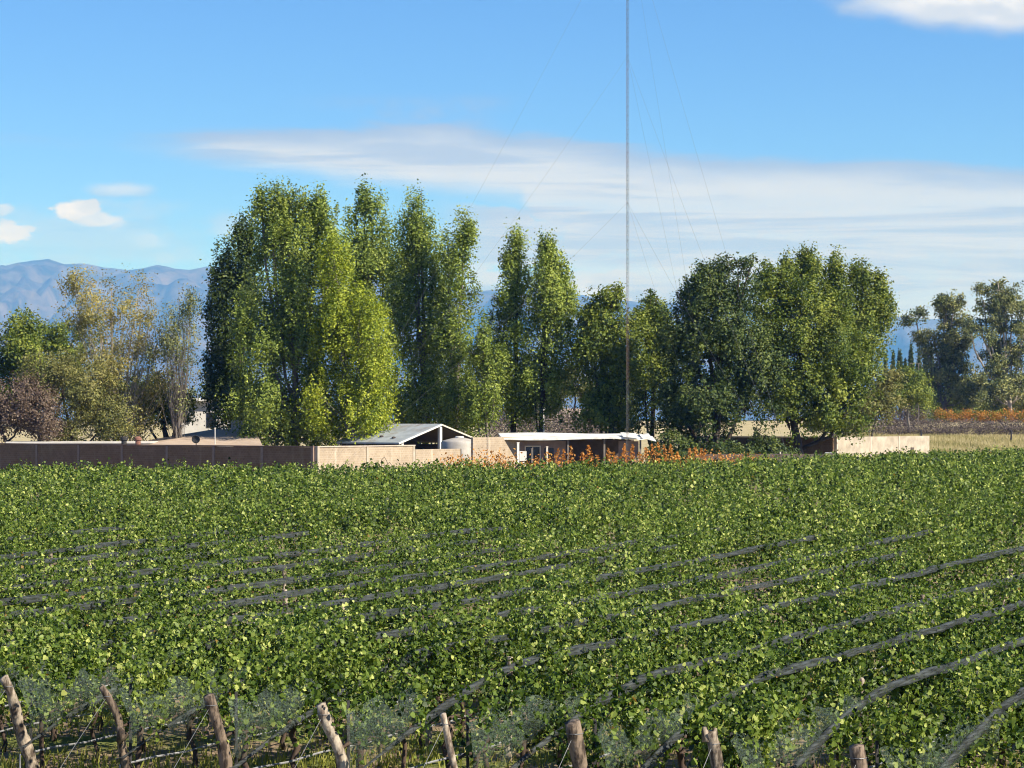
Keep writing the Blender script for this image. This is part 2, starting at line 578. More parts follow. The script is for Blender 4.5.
def netmat(name, col, alpha_lo, alpha_hi, freq):
    m, t, out = newmat(name)
    tcn = t.node('ShaderNodeTexCoord')
    mp = t.node('ShaderNodeMapping')
    mp.inputs['Scale'].default_value = freq
    t.l.new(tcn.outputs['Object'], mp.inputs[0])
    n = t.noise(mp.outputs[0], 1.0, 3, 0.6)
    c = t.ramp(n, [(0.3, tuple(x * 0.55 for x in col)), (0.7, tuple(min(1, x * 1.5) for x in col))])
    p = principled(t, c, 0.6, 0.3)
    tr = t.node('ShaderNodeBsdfTransparent')
    mx = t.node('ShaderNodeMixShader')
    t.put(mx.inputs[0], t.ss(n, 0.3, 0.7, alpha_lo, alpha_hi))
    t.l.new(tr.outputs[0], mx.inputs[1])
    t.l.new(p.outputs[0], mx.inputs[2])
    t.l.new(mx.outputs[0], out.inputs[0])
    return m


NET = netmat('gathered_net', (0.038, 0.043, 0.043), 0.35, 0.96, (2.5, 2.5, 34))
NETSHEET = netmat('net_sheet', (0.115, 0.155, 0.125), 0.05, 0.26, (34, 34, 46))


def groundmat():
    m, t, out = newmat('field_ground')
    geo = t.node('ShaderNodeNewGeometry')
    P = geo.outputs['Position']
    n1 = t.noise(P, 0.6, 6, 0.6)
    n2 = t.noise(P, 5.0, 5, 0.65)
    n3 = t.noise(P, 0.02, 4, 0.6)
    soil = t.ramp(n2, [(0.3, (0.30, 0.22, 0.145)), (0.7, (0.16, 0.115, 0.075))])
    grass = t.ramp(n2, [(0.3, (0.17, 0.19, 0.05)), (0.7, (0.10, 0.115, 0.035))])
    near = t.mix(t.ss(n1, 0.46, 0.58), soil, grass)
    dry = t.ramp(n2, [(0.3, (0.44, 0.36, 0.22)), (0.7, (0.33, 0.28, 0.15))])
    dry = t.mix(t.ss(n1, 0.5, 0.65, 0, 0.6), dry, (0.20, 0.20, 0.08))
    sp_ = t.node('ShaderNodeSeparateXYZ')
    t.l.new(P, sp_.inputs[0])
    col = t.mix(t.ss(sp_.outputs[1], 205, 240), near, dry)
    far = t.ramp(n3, [(0.35, (0.06, 0.065, 0.03)), (0.65, (0.11, 0.10, 0.06))])
    col = t.mix(t.ss(sp_.outputs[1], 450, 700), col, far)
    p = principled(t, col, 0.95, 0.1, 0, n2, 0.8, 0.08)
    t.l.new(p.outputs[0], out.inputs[0])
    return m


def mountmat():
    m, t, out = newmat('mountain_rock')
    geo = t.node('ShaderNodeNewGeometry')
    n = t.noise(geo.outputs['Position'], 0.0045, 9, 0.75, 0.8)
    c = t.ramp(n, [(0.38, (0.105, 0.09, 0.08)), (0.60, (0.012, 0.012, 0.013))])  # sunlit ridges and shaded gullies put into the rock colour by noise
    p = principled(t, c, 0.95, 0.1)
    t.l.new(p.outputs[0], out.inputs[0])
    return m


# ------------------------------------------------------------------ ground, mountains, haze
ys = np.concatenate([np.arange(-60, 100, 3.0), np.arange(100, 460, 6.0), np.geomspace(460, 24500, 44)])
xs = np.concatenate([-np.geomspace(26000, 130, 30), np.arange(-120, 121, 6.0), np.geomspace(130, 26000, 30)])
XX, YY = np.meshgrid(xs, ys)
ZZ = gz(XX, YY) + 0.04 * np.sin(XX * 0.9 + YY * 1.3) * np.sin(YY * 0.7) * (YY < 240)
V = np.stack([XX, YY, ZZ], -1).reshape(-1, 3)
nx, ny = len(xs), len(ys)
FF = [(j * nx + i, j * nx + i + 1, (j + 1) * nx + i + 1, (j + 1) * nx + i) for j in range(ny - 1) for i in range(nx - 1)]
g = link_mesh('ground', V, FF, groundmat(), smooth=True)
tag(g, kind='structure')

MD = 20000.0
prof = [(-1500, 300), (-900, 262), (-500, 280), (-200, 268), (0, 265), (22, 260), (50, 258), (66, 264), (84, 263), (104, 269), (130, 272), (160, 266), (176, 271), (196, 273), (208, 269), (222, 272), (260, 280), (330, 272), (400, 285), (480, 292), (560, 288), (600, 297), (680, 300), (760, 308), (850, 312), (910, 318), (960, 316), (1024, 322), (1200, 318), (1500, 330), (2000, 300), (2600, 330)]
mx = np.linspace(AX(-1500) * MD, AX(2600) * MD, 520)
my = np.linspace(0, 1, 46)
pz = np.interp(mx, [AX(p[0]) * MD for p in prof], [(HOR - p[1]) / F * MD for p in prof])
GX, GY = np.meshgrid(mx, my)


def fbm2(x, y, seed, octs=5, base=1.0):
    r = np.random.default_rng(seed)
    tot = np.zeros_like(x)
    amp = 1.0
    for o in range(octs):
        f = base * 2 ** o
        for _ in range(3):
            a = r.uniform(0, 2 * math.pi)
            tot += amp * np.sin((x * math.cos(a) + y * math.sin(a)) * f + r.uniform(0, 6.28)) / 3
        amp *= 0.55
    return tot


crest = fbm2(mx, mx * 0, 3, 5, 0.0027) * 30
ridge = 1 - np.abs(fbm2(GX, GY * 2600, 5, 5, 0.0030))
hgt = (pz + crest)[None, :] * (np.power(GY, 0.85) * (0.80 + 0.20 * GY) + (1 - GY) * GY * 1.9 * (ridge - 0.55))
V = np.stack([GX + 90 * fbm2(GX, GY * 2200, 9, 3, 0.0045) * (1 - GY), MD - (1 - GY) * 5000, hgt + 4.0], -1).reshape(-1, 3)
nb = len(mx)
back = np.stack([mx, np.full(nb, MD + 2600.0), np.zeros(nb)], -1)
V = np.concatenate([V, back])
FF = [(j * nb + i, j * nb + i + 1, (j + 1) * nb + i + 1, (j + 1) * nb + i) for j in range(len(my)) for i in range(nb - 1)]
mt = link_mesh('mountains', V, FF, mountmat(), smooth=True)
tag(mt, kind='structure')

hm, ht, hout = newmat('haze_air')
pv = ht.node('ShaderNodeVolumePrincipled')
pv.inputs['Color'].default_value = (0.13, 0.38, 1.0, 1)
pv.inputs['Absorption Color'].default_value = (1, 1, 1, 1)
pv.inputs['Density'].default_value = 7.6e-5
pv.inputs['Anisotropy'].default_value = 0.0
ht.l.new(pv.outputs[0], hout.inputs['Volume'])
hb = MB().box((0, 12000, 949), (54000, 25400, 1900))
hz = hb.build('haze', hm)
tag(hz, kind='stuff')

# ------------------------------------------------------------------ boundary walls and buildings
DR = Vector((0.607, 0.795, 0))       # walls running away to the right
DH = Vector((-0.795, 0.607, 0))      # walls square to them


def wall_run(name, label, cat, A, d, L, z0, z1, thick, mat, piers=None, pier_mat=None, cap_mat=None, pier_w=0.22):
    """straight wall starting at A, running along d; local x is along the wall"""
    rz = math.atan2(d.y, d.x)
    e = empty(name, (A.x, A.y, z0), label, cat, rz=rz)
    H = z1 - z0

    def part(nm, boxes, mt_):
        mb = MB()
        for c, s in boxes:
            mb.box(c, s)
        return link_mesh(nm, mb.V, mb.F, mt_, e)
    if piers:
        for i, p in enumerate(piers):
            part('pier', [((p, 0, H / 2 + 0.005), (pier_w, thick + 0.09, H + 0.01))], pier_mat)
        edges = [0.0] + list(piers) + [L]
        edges = sorted(set(edges))
        bx = []
        for a, b in zip(edges[:-1], edges[1:]):
            a2 = a + (pier_w / 2 if a in piers else 0)
            b2 = b - (pier_w / 2 if b in piers else 0)
            if b2 - a2 > 0.05:
                bx.append((((a2 + b2) / 2, 0, H / 2), (b2 - a2, thick, H)))
        part('panel', bx, mat)
    else:
        part('panel', [((L / 2, 0, H / 2), (L, thick, H))], mat)
    if cap_mat:
        part('cap', [((L / 2, 0, H + 0.05), (L, thick + 0.12, 0.08))], cap_mat)
    return e


c0 = at(316, 158)
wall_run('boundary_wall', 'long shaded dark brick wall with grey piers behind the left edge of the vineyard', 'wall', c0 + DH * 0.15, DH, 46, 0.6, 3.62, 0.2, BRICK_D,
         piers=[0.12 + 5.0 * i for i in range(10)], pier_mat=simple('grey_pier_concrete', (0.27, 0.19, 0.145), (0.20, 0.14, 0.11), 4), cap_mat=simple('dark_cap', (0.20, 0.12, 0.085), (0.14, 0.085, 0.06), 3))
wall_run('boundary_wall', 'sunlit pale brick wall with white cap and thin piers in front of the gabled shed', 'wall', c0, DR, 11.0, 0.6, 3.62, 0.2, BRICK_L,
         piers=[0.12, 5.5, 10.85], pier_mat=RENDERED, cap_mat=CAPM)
c1 = c0 + DR * 11.05
wall_run('boundary_wall', 'short low pale brick wall beside the white water tank', 'wall', c1, DR, 5.6, 0.6, 3.36, 0.2, BRICK_L)
c2 = at(472, 170.5)
wall_run('boundary_wall', 'short pale tan brick wall between the water tank and the flat-roofed shed', 'wall', c2, DR, 6.5, 0.6, 4.25, 0.2, BRICK_L)

c3 = at(835, 198)
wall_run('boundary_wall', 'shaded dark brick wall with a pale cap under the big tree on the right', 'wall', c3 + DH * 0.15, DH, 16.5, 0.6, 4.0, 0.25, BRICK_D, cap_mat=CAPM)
w = wall_run('boundary_wall', 'bright sunlit cream rendered wall standing alone on the right of the trees', 'wall', c3, DR, 18.5, 0.6, 4.06, 0.25, RENDERED,
             piers=[0.14, 6.5, 12.2], pier_mat=simple('cream_pier', (0.52, 0.42, 0.34), (0.42, 0.34, 0.27), 2))
# small dark vent opening near the far end of the cream wall
mb = MB().box((14.8, -0.17, 2.15), (0.55, 0.1, 0.45)).box((15.4, -0.15, 1.75), (0.9, 0.06, 0.2))
link_mesh('vent', mb.V, mb.F, DARKWALL, w)
c4 = at(694, 183)
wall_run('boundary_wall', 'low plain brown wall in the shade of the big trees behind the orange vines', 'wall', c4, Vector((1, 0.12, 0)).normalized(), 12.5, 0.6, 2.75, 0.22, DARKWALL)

# gabled shed -------------------------------------------------------------
GA = at(400, 181); GB = at(476, 187.5)
gd = (GB - GA); gd.z = 0
gw = gd.length
gd.normalize()
rd = Vector((-gd.y, gd.x, 0))            # ridge direction, away to the left and back
e = empty('gabled_shed', (GA.x, GA.y, 0.75), 'open shed with a weathered corrugated iron gable roof behind the sunlit brick wall', 'shed')
gshed = e
GLEN = 7.4
ez, az = 3.80, 5.16
th = Vector((0, 0, 0.12))


def P3(u, v, z): return Vector((GA.x, GA.y, 0)) + gd * u + rd * v + Vector((0, 0, z))


mid = gw * 0.5
mb = MB().prism([P3(-0.5, -0.35, ez - 0.18), P3(mid, -0.35, az), P3(mid, GLEN, az), P3(-0.5, GLEN, ez - 0.18)], th)
mb.build('roof', IRON, e)
lw = Vector((0, 0, -0.05))
MB().prism([P3(-0.4, -0.25, ez - 0.19), P3(mid, -0.25, az - 0.02), P3(mid, GLEN - .1, az - 0.02), P3(-0.4, GLEN - .1, ez - 0.19)], lw).prism([P3(mid + .01, -0.25, az - 0.02), P3(gw + 0.4, -0.25, ez - 0.14), P3(gw + 0.4, GLEN - .1, ez - 0.14), P3(mid + .01, GLEN - .1, az - 0.02)], lw).build('roof_shade_sheet', DARKWALL, e)  # added dark sheets under the iron, standing in for shade inside the shed
mb = MB().prism([P3(mid, -0.35, az + .002), P3(gw + 0.45, -0.35, ez - 0.12), P3(gw + 0.45, GLEN, ez - 0.12), P3(mid, GLEN, az + .002)], th)
mb.build('roof', IRON, e)
mb = MB()
fz = Vector((0, 0, -0.13))
mb.prism([P3(-0.5, -0.42, ez - 0.08), P3(mid, -0.42, az + 0.1), P3(mid, -0.37, az + 0.1), P3(-0.5, -0.37, ez - 0.08)], fz)
mb.build('bargeboard', WHITEWOOD, e)
mb = MB().prism([P3(mid + .01, -0.42, az + 0.1), P3(gw + 0.45, -0.42, ez - 0.02), P3(gw + 0.45, -0.37, ez - 0.02), P3(mid + .01, -0.37, az + 0.1)], fz)
mb.build('bargeboard', TIMBER, e)
for u, r_, zt in ((0.05, 0.11, ez - 0.1), (mid, 0.13, az - 0.02), (gw - 0.1, 0.1, ez - 0.1)):
    p = P3(u, -0.15, 0)
    MB().box((p.x, p.y, (0.7 + zt) / 2), (r_ * 2, r_ * 2, zt - 0.7), math.atan2(gd.y, gd.x)).build('post', WHITEWOOD if u < gw - 1 else RUSTY, e)
pb = P3(mid, GLEN - 0.2, 0)
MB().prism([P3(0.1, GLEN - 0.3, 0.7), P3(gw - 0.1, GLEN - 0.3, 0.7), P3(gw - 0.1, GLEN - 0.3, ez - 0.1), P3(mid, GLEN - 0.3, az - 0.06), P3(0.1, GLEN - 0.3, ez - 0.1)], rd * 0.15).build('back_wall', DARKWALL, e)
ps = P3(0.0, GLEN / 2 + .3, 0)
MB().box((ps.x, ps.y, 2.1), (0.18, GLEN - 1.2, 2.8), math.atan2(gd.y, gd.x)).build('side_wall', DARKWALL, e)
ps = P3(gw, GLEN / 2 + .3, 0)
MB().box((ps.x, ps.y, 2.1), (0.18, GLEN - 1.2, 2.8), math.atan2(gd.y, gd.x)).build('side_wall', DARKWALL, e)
# rust-red post leaning in front of the shed's right corner
pr = at(478.5, 178)
e = tag(MB().box((pr.x, pr.y, 2.2), (0.2, 0.2, 3.3), 0.5).box((pr.x, pr.y, 3.9), (0.5, 0.12, 0.1), 0.5).build('steel_post', RUSTY), 'rust-red steel post standing just right of the white water tank', 'post')

# stones that hold the sheets down, and a patch of newer sheet
for u, v in ((1.2, 5.0), (0.9, 3.2), (0.6, 1.4), (2.6, 5.9)):
    q = P3(u, v, ez - 0.18 + (az - ez + 0.18) * (u + 0.5) / (mid + 0.5) + 0.2)
    MB().lathe((q.x, q.y, q.z - 0.1), [(0.12, 0), (0.2, 0.05), (0.17, 0.13), (0.05, 0.17)], 7).build('roof_stone', BARK, gshed)
# dry bent stems against the sunlit wall
q = at(386, 160, 470)
mb = MB()
for dx, h1, bend in ((0, 1.5, 0.5), (0.35, 1.1, 0.75), (-0.3, 1.9, 0.35)):
    mb.tube([(q.x + dx, q.y, 0.7), (q.x + dx - 0.05, q.y, 0.75 + h1), (q.x + dx + bend * 0.5, q.y, 1.0 + h1), (q.x + dx + bend, q.y, 0.7 + h1), (q.x + dx + bend * 1.5, q.y, 0.2 + h1)], [0.03, 0.03, 0.025, 0.022, 0.015], 5)
tag(mb.build('dry_branch', BARK), 'bent dry brown stems in front of the sunlit pale brick wall', 'branch')

# water tank ---------------------------------------------------------------
tk = at(459.5, 176)
e = empty('water_tank', (tk.x, tk.y, 0.75), 'round white water tank with a small lid beside the gabled shed', 'water tank')
tr_ = 18.5 / F * 176
MB().lathe((tk.x, tk.y, 0.75), [(tr_, 0), (tr_ * 1.01, 0.4), (tr_, 0.45), (tr_ * 1.01, 1.2), (tr_, 1.25), (tr_ * 1.01, 2.1), (tr_, 2.15), (tr_, 3.05), (tr_ * 0.93, 3.2), (tr_ * 0.3, 3.42)], 28).build('body', TANKM, e, True)
MB().lathe((tk.x, tk.y, 4.1), [(0.36, 0), (0.36, 0.14), (0.3, 0.2)], 16).build('lid', PLASTER, e)
px_ = tk + Vector((tr_ * 0.72, -tr_ * 0.74, 0))
MB().tube([(px_.x, px_.y, 0.7), (px_.x, px_.y, 3.6)], 0.06, 8).build('pipe', PLASTER, e)

# flat-roofed shed -----------------------------------------------------------
CA = at(504, 174); CB = at(641, 174.5)
cd = CB - CA; cd.z = 0
cw = cd.length; cd.normalize()
cr = Vector((-cd.y, cd.x, 0))
e = empty('flat_roofed_shed', (CA.x, CA.y, 0.75), 'long open shed under a flat bright white sheet roof behind the orange vines', 'shed')


def Q3(u, v, z): return Vector((CA.x, CA.y, 0)) + cd * u + cr * v + Vector((0, 0, z))


zf, zb = 4.10, 4.40
mb = MB()
nseg = 14
for i in range(nseg):
    u0, u1 = -0.2 + (cw + 0.4) * i / nseg, -0.2 + (cw + 0.4) * (i + 1) / nseg
    s0 = 0.16 * math.sin(i * 0.45)
    s1 = 0.16 * math.sin((i + 1) * 0.45)
    mb.prism([Q3(u0, -0.4, zf - 0.05 - s0 * .4), Q3(u1, -0.4, zf - 0.05 - s1 * .4), Q3(u1, 6.2, zb + s1 * .3), Q3(u0, 6.2, zb + s0 * .3)], (0, 0, 0.12))
mb.build('roof', ROOFWHITE, e)
mb = MB()          # buckled loose sheets at the right end
for k, (u, t1, t2) in enumerate(((cw + 0.25, -0.12, 0.05), (cw + 0.6, 0.06, -0.22), (cw - 0.9, 0.16, 0.04))):
    mb.prism([Q3(u - 0.6, -0.7 + .1 * k, zf + t1), Q3(u + 0.55, -0.6, zf + t2), Q3(u + 0.6, 2.5, zf + 0.35 + t2), Q3(u - 0.5, 2.6, zf + 0.3 + t1)], (0, 0, 0.05))
mb.build('loose_sheet', ROOFWHITE, e)
ang = math.atan2(cd.y, cd.x)
p = Q3(cw / 2, 5.6, 2.35)
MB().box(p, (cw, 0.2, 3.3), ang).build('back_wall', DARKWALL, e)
p = Q3(2.5, 1.3, 2.3)
MB().box(p, (5.0, 0.18, 3.2), ang).build('front_wall', simple('brown_shed_wall', (0.26, 0.19, 0.16), (0.17, 0.125, 0.105), 2), e)
p = Q3(cw - 0.9, 1.0, 2.3)
MB().box(p, (1.6, 0.18, 3.2), ang).build('front_wall', MATS['brown_shed_wall'], e)
for u in (0.0, 5.1, 8.0, cw - 0.05):
    p = Q3(u, 0.0, 2.4)
    MB().box(p, (0.14, 0.14, 3.3), ang).build('post', GREYBARK if u > 1 else DARKWALL, e)
p = Q3(2.35, 1.15, 2.3)
fr = MB().box(Q3(1.75, 1.17, 2.4), (0.09, 0.08, 2.3), ang).box(Q3(2.95, 1.17, 2.4), (0.09, 0.08, 2.3), ang).box(Q3(2.35, 1.17, 3.5), (1.1, 0.08, 0.09), ang).box(Q3(2.35, 1.17, 2.4), (0.07, 0.06, 2.1), ang).build('window', TIMBER, e)
MB().box(Q3(2.35, 1.19, 2.4), (1.1, 0.03, 2.1), ang).build('pane', GLASS, fr)
MB().box(Q3(3.65, 1.19, 2.75), (0.75, 0.06, 1.2), ang).build('doorway', GLASS, e)

# small things round the sheds
for (px, Y, y0, wd, mt_, lb) in ((518, 169, 443, 0.16, WHITEWOOD, 'tall white wooden post in front of the flat-roofed shed, beside the white board'),
                                 (532, 169.5, 449, 0.11, GREYBARK, 'grey wooden post right of the white board before the shed'),
                                 (547, 170, 447, 0.13, TIMBER, 'pale wooden post in front of the shed window, rightmost of three'),
                                 (461, 170, 0, 0, None, None)):
    if not mt_:
        continue
    q = at(px, Y, y0)
    tag(MB().box((q.x, q.y, (0.7 + q.z) / 2), (wd, wd, q.z - 0.7), 0.2).box((q.x, q.y, q.z + 0.02), (wd + 0.04, wd + 0.04, 0.05), 0.2).build('wooden_post', mt_), lb, 'post', 'posts before the flat-roofed shed')
q = at(523, 169.2, 456)
tag(MB().box((q.x, q.y, q.z), (0.55, 0.06, 0.75), 0.2).box((q.x - 0.1, q.y + 0.05, 1.4), (0.07, 0.07, 1.6), 0.2).box((q.x - 0.05, q.y - 0.06, q.z - .75), (0.3, 0.06, 0.6), 0.25).build('white_board', PLASTER), 'small white board leaning on a post in front of the flat-roofed shed', 'board')

# metal gate frames by the dark right-hand wall
for px0, px1, Y, y0, lb in ((792, 811, 190, 455, 'narrow white pipe gate frame left of its twin, before the dark right wall'), (825, 834, 192, 453, 'small white pipe gate frame next to the corner of the cream wall')):
    a, b = at(px0, Y, y0), at(px1, Y, y0)
    mb = MB()
    for q in (a, b):
        mb.tube([(q.x, q.y, 0.7), (q.x, q.y, a.z)], 0.06, 6)
    mb.tube([(a.x, a.y, a.z), (b.x, b.y, a.z)], 0.06, 6)
    mb.tube([(a.x, a.y, a.z - 0.8), (b.x, b.y, a.z - 0.8)], 0.05, 6)
    ob = mb.build('gate_frame', METAL_GREY)
    tag(ob, lb, 'gate', 'pipe gates by the right wall')
for px, y0, lb in ((757, 455, 'thin grey fence post among the vines left of the pipe gates'), (780, 452, 'slanting pale fence post left of the pipe gates')):
    q = at(px, 189, y0)
    tag(MB().tube([(q.x + 0.15, q.y, 0.7), (q.x, q.y, q.z)], 0.08, 7).tube([(q.x - .1, q.y, q.z - .25), (q.x + .2, q.y, q.z - .2)], 0.03, 5).build('fence_post', TIMBER), lb, 'post', 'fence posts by the right wall')

# long white object in the shade of the trees: a small tank lying on a dark shed roof
q = at(694, 195, 442.5)
e = empty('horizontal_tank', (q.x, q.y, q.z - 0.5), 'small white tank lying in the dark gap under the big tree', 'tank')
MB().tube([(q.x - 0.72, q.y, q.z), (q.x - 0.65, q.y, q.z), (q.x + 0.62, q.y, q.z + .03), (q.x + 0.7, q.y, q.z + .03)], [0.15, 0.27, 0.27, 0.15], 14).build('body', PLASTER, e)
for dx in (-0.45, 0.45):
    MB().box((q.x + dx, q.y, (0.7 + q.z - .25) / 2), (0.12, 0.4, q.z - .25 - .7)).build('support', METAL_DARK, e)

# roofs and building behind the left wall
q0 = at(132, 190); q1 = at(258, 188)
e = empty('low_house', ((q0.x + q1.x) / 2, 190, 0.75), 'low house with a flat pale clay roof behind the dark brick wall', 'house')
a, b, c_, d_ = at(138, 180, 447), at(262, 180, 446), at(255, 196, 430.5), at(214, 198, 430.5)
f_ = at(150, 194, 441)
mb = MB().prism([a, b, c_, d_, f_], (0, 0, 0.12))
mb.build('roof', TANROOF, e)
mb = MB().box(((a.x + b.x) / 2, 189, 1.9), (9.0, 11, 2.4))
mb.build('wall', PLASTER, e)
q = at(238, 197, 427)
MB().box((q.x, q.y, q.z - 0.5), (1.1, 1.0, 2.2)).build('chimney', PLASTER, e)
q = at(215, 181.5, 442)
MB().tube([(q.x, q.y, 3.0), (q.x, q.y, q.z + 1.2)], 0.04, 6).build('vent_pipe', PLASTER, e)
q = at(100, 182, 444)
e = empty('low_house', (q.x, q.y, 0.75), 'pale flat roof barely showing over the left end of the dark wall', 'house')
MB().box((q.x - 2, q.y + 3, 3.72), (12.0, 5, 0.14), 0.03).build('roof', PLASTER, e)
MB().box((q.x - 2, q.y + 3, 2.15), (11.5, 4.6, 2.9), 0.03).build('wall', PLASTER, e)
q = at(196, 177, 439)
e = empty('satellite_dish', (q.x, q.y, q.z - 0.9), 'round dark satellite dish on a short mast above the dark brick wall', 'satellite dish')
mb = MB()
mb.lathe((0, 0, 0), [(0.02, 0.0), (0.14, 0.015), (0.26, 0.055), (0.34, 0.105), (0.325, 0.115), (0.25, 0.075), (0.13, 0.035), (0.02, 0.02)], 20)
mb.V = [(q.x + v[0], q.y - v[2] * 0.95 - v[1] * 0.25, q.z + v[1] * 0.95 - v[2] * .25) for v in mb.V]
mb.build('reflector', METAL_DARK, e, True)
MB().tube([(q.x, q.y + 0.08, q.z - 2.6), (q.x, q.y + 0.08, q.z)], 0.04, 6).build('pole', METAL_DARK, e)
MB().tube([(q.x, q.y - 0.02, q.z - 0.25), (q.x, q.y - 0.42, q.z - 0.02)], 0.02, 5).build('arm', METAL_DARK, e)
for px, lb in ((124, 'small dark chimney pot left of its twin above the dark wall'), (138, 'small dark chimney pot above the dark wall near the tree trunks')):
    q = at(px, 180, 440)
    tag(MB().lathe((q.x, q.y, 3.4), [(0.22, 0), (0.22, 0.5), (0.3, 0.55), (0.3, 0.7), (0.12, 0.85)], 12).build('chimney_pot', RUSTY if px > 130 else METAL_DARK), lb, 'chimney')

q = at(206, 235, 402)
e = empty('white_house', (q.x, q.y, 0.9), 'small white house half hidden behind trees on the left', 'house')
MB().box((q.x, q.y, 4.3), (5.0, 6, 6.6)).build('wall', PLASTER, e)
MB().box((q.x, q.y - 0.1, 7.75), (6.0, 7.4, 0.3)).build('roof', ROOFWHITE, e)
MB().box((q.x + 1.0, q.y - 3.03, 5.6), (1.0, 0.08, 1.6)).build('window', GLASS, e)

# pale wall on the rise seen between the trees
q = at(578, 395)
wall_run('boundary_wall', 'far pale ochre wall on the rise between the tree trunks in the middle', 'wall', at(505, 400), Vector((1, 0, 0)), 20, 4.6, 7.7, 0.3, CAPM)

# ------------------------------------------------------------------ mast with guys, poles
MY = 165.0
mp_ = at(627.5, MY)
e = empty('radio_mast', (mp_.x, mp_.y, 0.7), 'tall slender red and white lattice radio mast rising out of the picture', 'mast')
MH = 64.0
sd = 0.20
tri = [Vector((math.cos(a), math.sin(a), 0)) * sd / math.sqrt(3) for a in (R(95), R(215), R(335))]
NB = 8
for bnd in range(NB):
    z0, z1 = 0.7 + MH * bnd / NB, 0.7 + MH * (bnd + 1) / NB
    mb = MB()
    for v in tri:
        mb.tube([mp_ * Vector((1, 1, 0)) if False else Vector((mp_.x + v.x, mp_.y + v.y, z0)), Vector((mp_.x + v.x, mp_.y + v.y, z1))], 0.010, 5)
    n = int((z1 - z0) / 0.34)
    for k in range(n):
        za, zb_ = z0 + (z1 - z0) * k / n, z0 + (z1 - z0) * (k + 1) / n
        for i in range(3):
            va, vb = tri[i], tri[(i + 1) % 3]
            if k % 2:
                va, vb = vb, va
            mb.tube([(mp_.x + va.x, mp_.y + va.y, za), (mp_.x + vb.x, mp_.y + vb.y, zb_)], 0.007, 4, False)
            mb.tube([(mp_.x + va.x, mp_.y + va.y, za), (mp_.x + vb.x, mp_.y + vb.y, za)], 0.006, 4, False)
    mb.build('lattice_section', MASTWHITE if bnd % 2 == 0 else MASTRED, e)
anch = [Vector((-23, -6.5, 0)), Vector((10.3, -20, 0)), Vector((9.2, 24, 0))]
for zt in (22.0, 33.0, 44.0):
    for a in anch:
        end = mp_ + a * (1.0 if zt < 50 else 1.3)
        end.z = 0.8
        st = Vector((mp_.x, mp_.y, zt))
        pts = []
        for k in range(13):
            f = k / 12
            p = st.lerp(end, f)
            p.z -= 0.6 * 4 * f * (1 - f)
            pts.append(p)
        MB().tube(pts, 0.0055, 4, False).build('guy_wire', WIREM, e)
q = at(543, 215, 388)
e = empty('utility_pole', (q.x, q.y, float(gz(0, 215))), 'plain pale utility pole in front of the bare bushes', 'pole')
MB().tube([(q.x, q.y, 0.6), (q.x, q.y, q.z)], [0.17, 0.13], 10).build('pole', simple('pole_concrete', (0.55, 0.53, 0.50), (0.45, 0.43, 0.4), 3), e)
MB().box((q.x, q.y - 0.02, q.z + 0.04), (0.3, 0.3, 0.08)).build('cap', METAL_GREY, e)
q = at(537.5, 230, 397)
tag(MB().tube([(q.x, q.y, 0.7), (q.x, q.y, q.z)], [0.09, 0.07], 8).tube([(q.x - .3, q.y, q.z - .2), (q.x + .3, q.y, q.z - .2)], 0.03, 5).build('thin_pole', GREYBARK), 'thin grey pole close beside the pale utility pole', 'pole')
q = at(918.5, 330, 363)
e = empty('thin_pole', (q.x, q.y, float(gz(0, 330))), 'thin dark pole with a crossarm left of the far orange row', 'pole')
MB().tube([(q.x, q.y, 3.0), (q.x, q.y, q.z)], [0.09, 0.07], 8).build('pole', GREYBARK, e)
MB().box((q.x - 0.5, q.y, q.z - 0.05), (1.8, 0.08, 0.08), 0.2).build('crossarm', GREYBARK, e)

# ------------------------------------------------------------------ foliage generators


def unit(v):
    return v / np.maximum(np.linalg.norm(v, axis=-1, keepdims=True), 1e-9)


def leaf_quads(C, N, size, aspect=0.75):
    """diamond-ish leaf quads"""
    n = len(C)
    N = unit(N)
    t = unit(np.cross(N, rng.normal(size=(n, 3))))
    b = np.cross(N, t)
    s = np.asarray(size).reshape(-1, 1)
    k = rng.uniform(-0.25, 0.25, (n, 1))
    bend = N * s * 0.18
    p0 = C - t * s * 0.5
    p1 = C + b * s * 0.5 * aspect + t * s * (0.0 + k) - bend
    p2 = C + t * s * 0.5
    p3 = C - b * s * 0.5 * aspect + t * s * (0.0 + k) - bend
    return np.stack([p0, p1, p2, p3], 1).reshape(-1, 3)


def leaf_folded(C, N, size):
    """lobed vine leaf: two five-sided halves folded along the midrib -> runs of 5 vertices"""
    n = len(C)
    N = unit(N)
    t = unit(np.cross(N, rng.normal(size=(n, 3))))
    b = np.cross(N, t)
    s = np.asarray(size).reshape(-1, 1)
    fold = N * s * rng.uniform(-0.05, 0.28, (n, 1))
    out = []
    tip, base = C + t * s * 0.55, C - t * s * 0.38
    for sg in (1, -1):
        w1 = C + b * sg * s * 0.55 - t * s * 0.12 + fold
        w2 = C + b * sg * s * 0.30 + t * s * 0.30 + fold * 0.6
        w0 = C + b * sg * s * 0.32 - t * s * 0.46 + fold * 0.6
        q = [base, w0, w1, w2, tip]
        if sg < 0:
            q = q[::-1]
        out.append(np.stack(q, 1))
    return np.concatenate(out, 1).reshape(-1, 3)


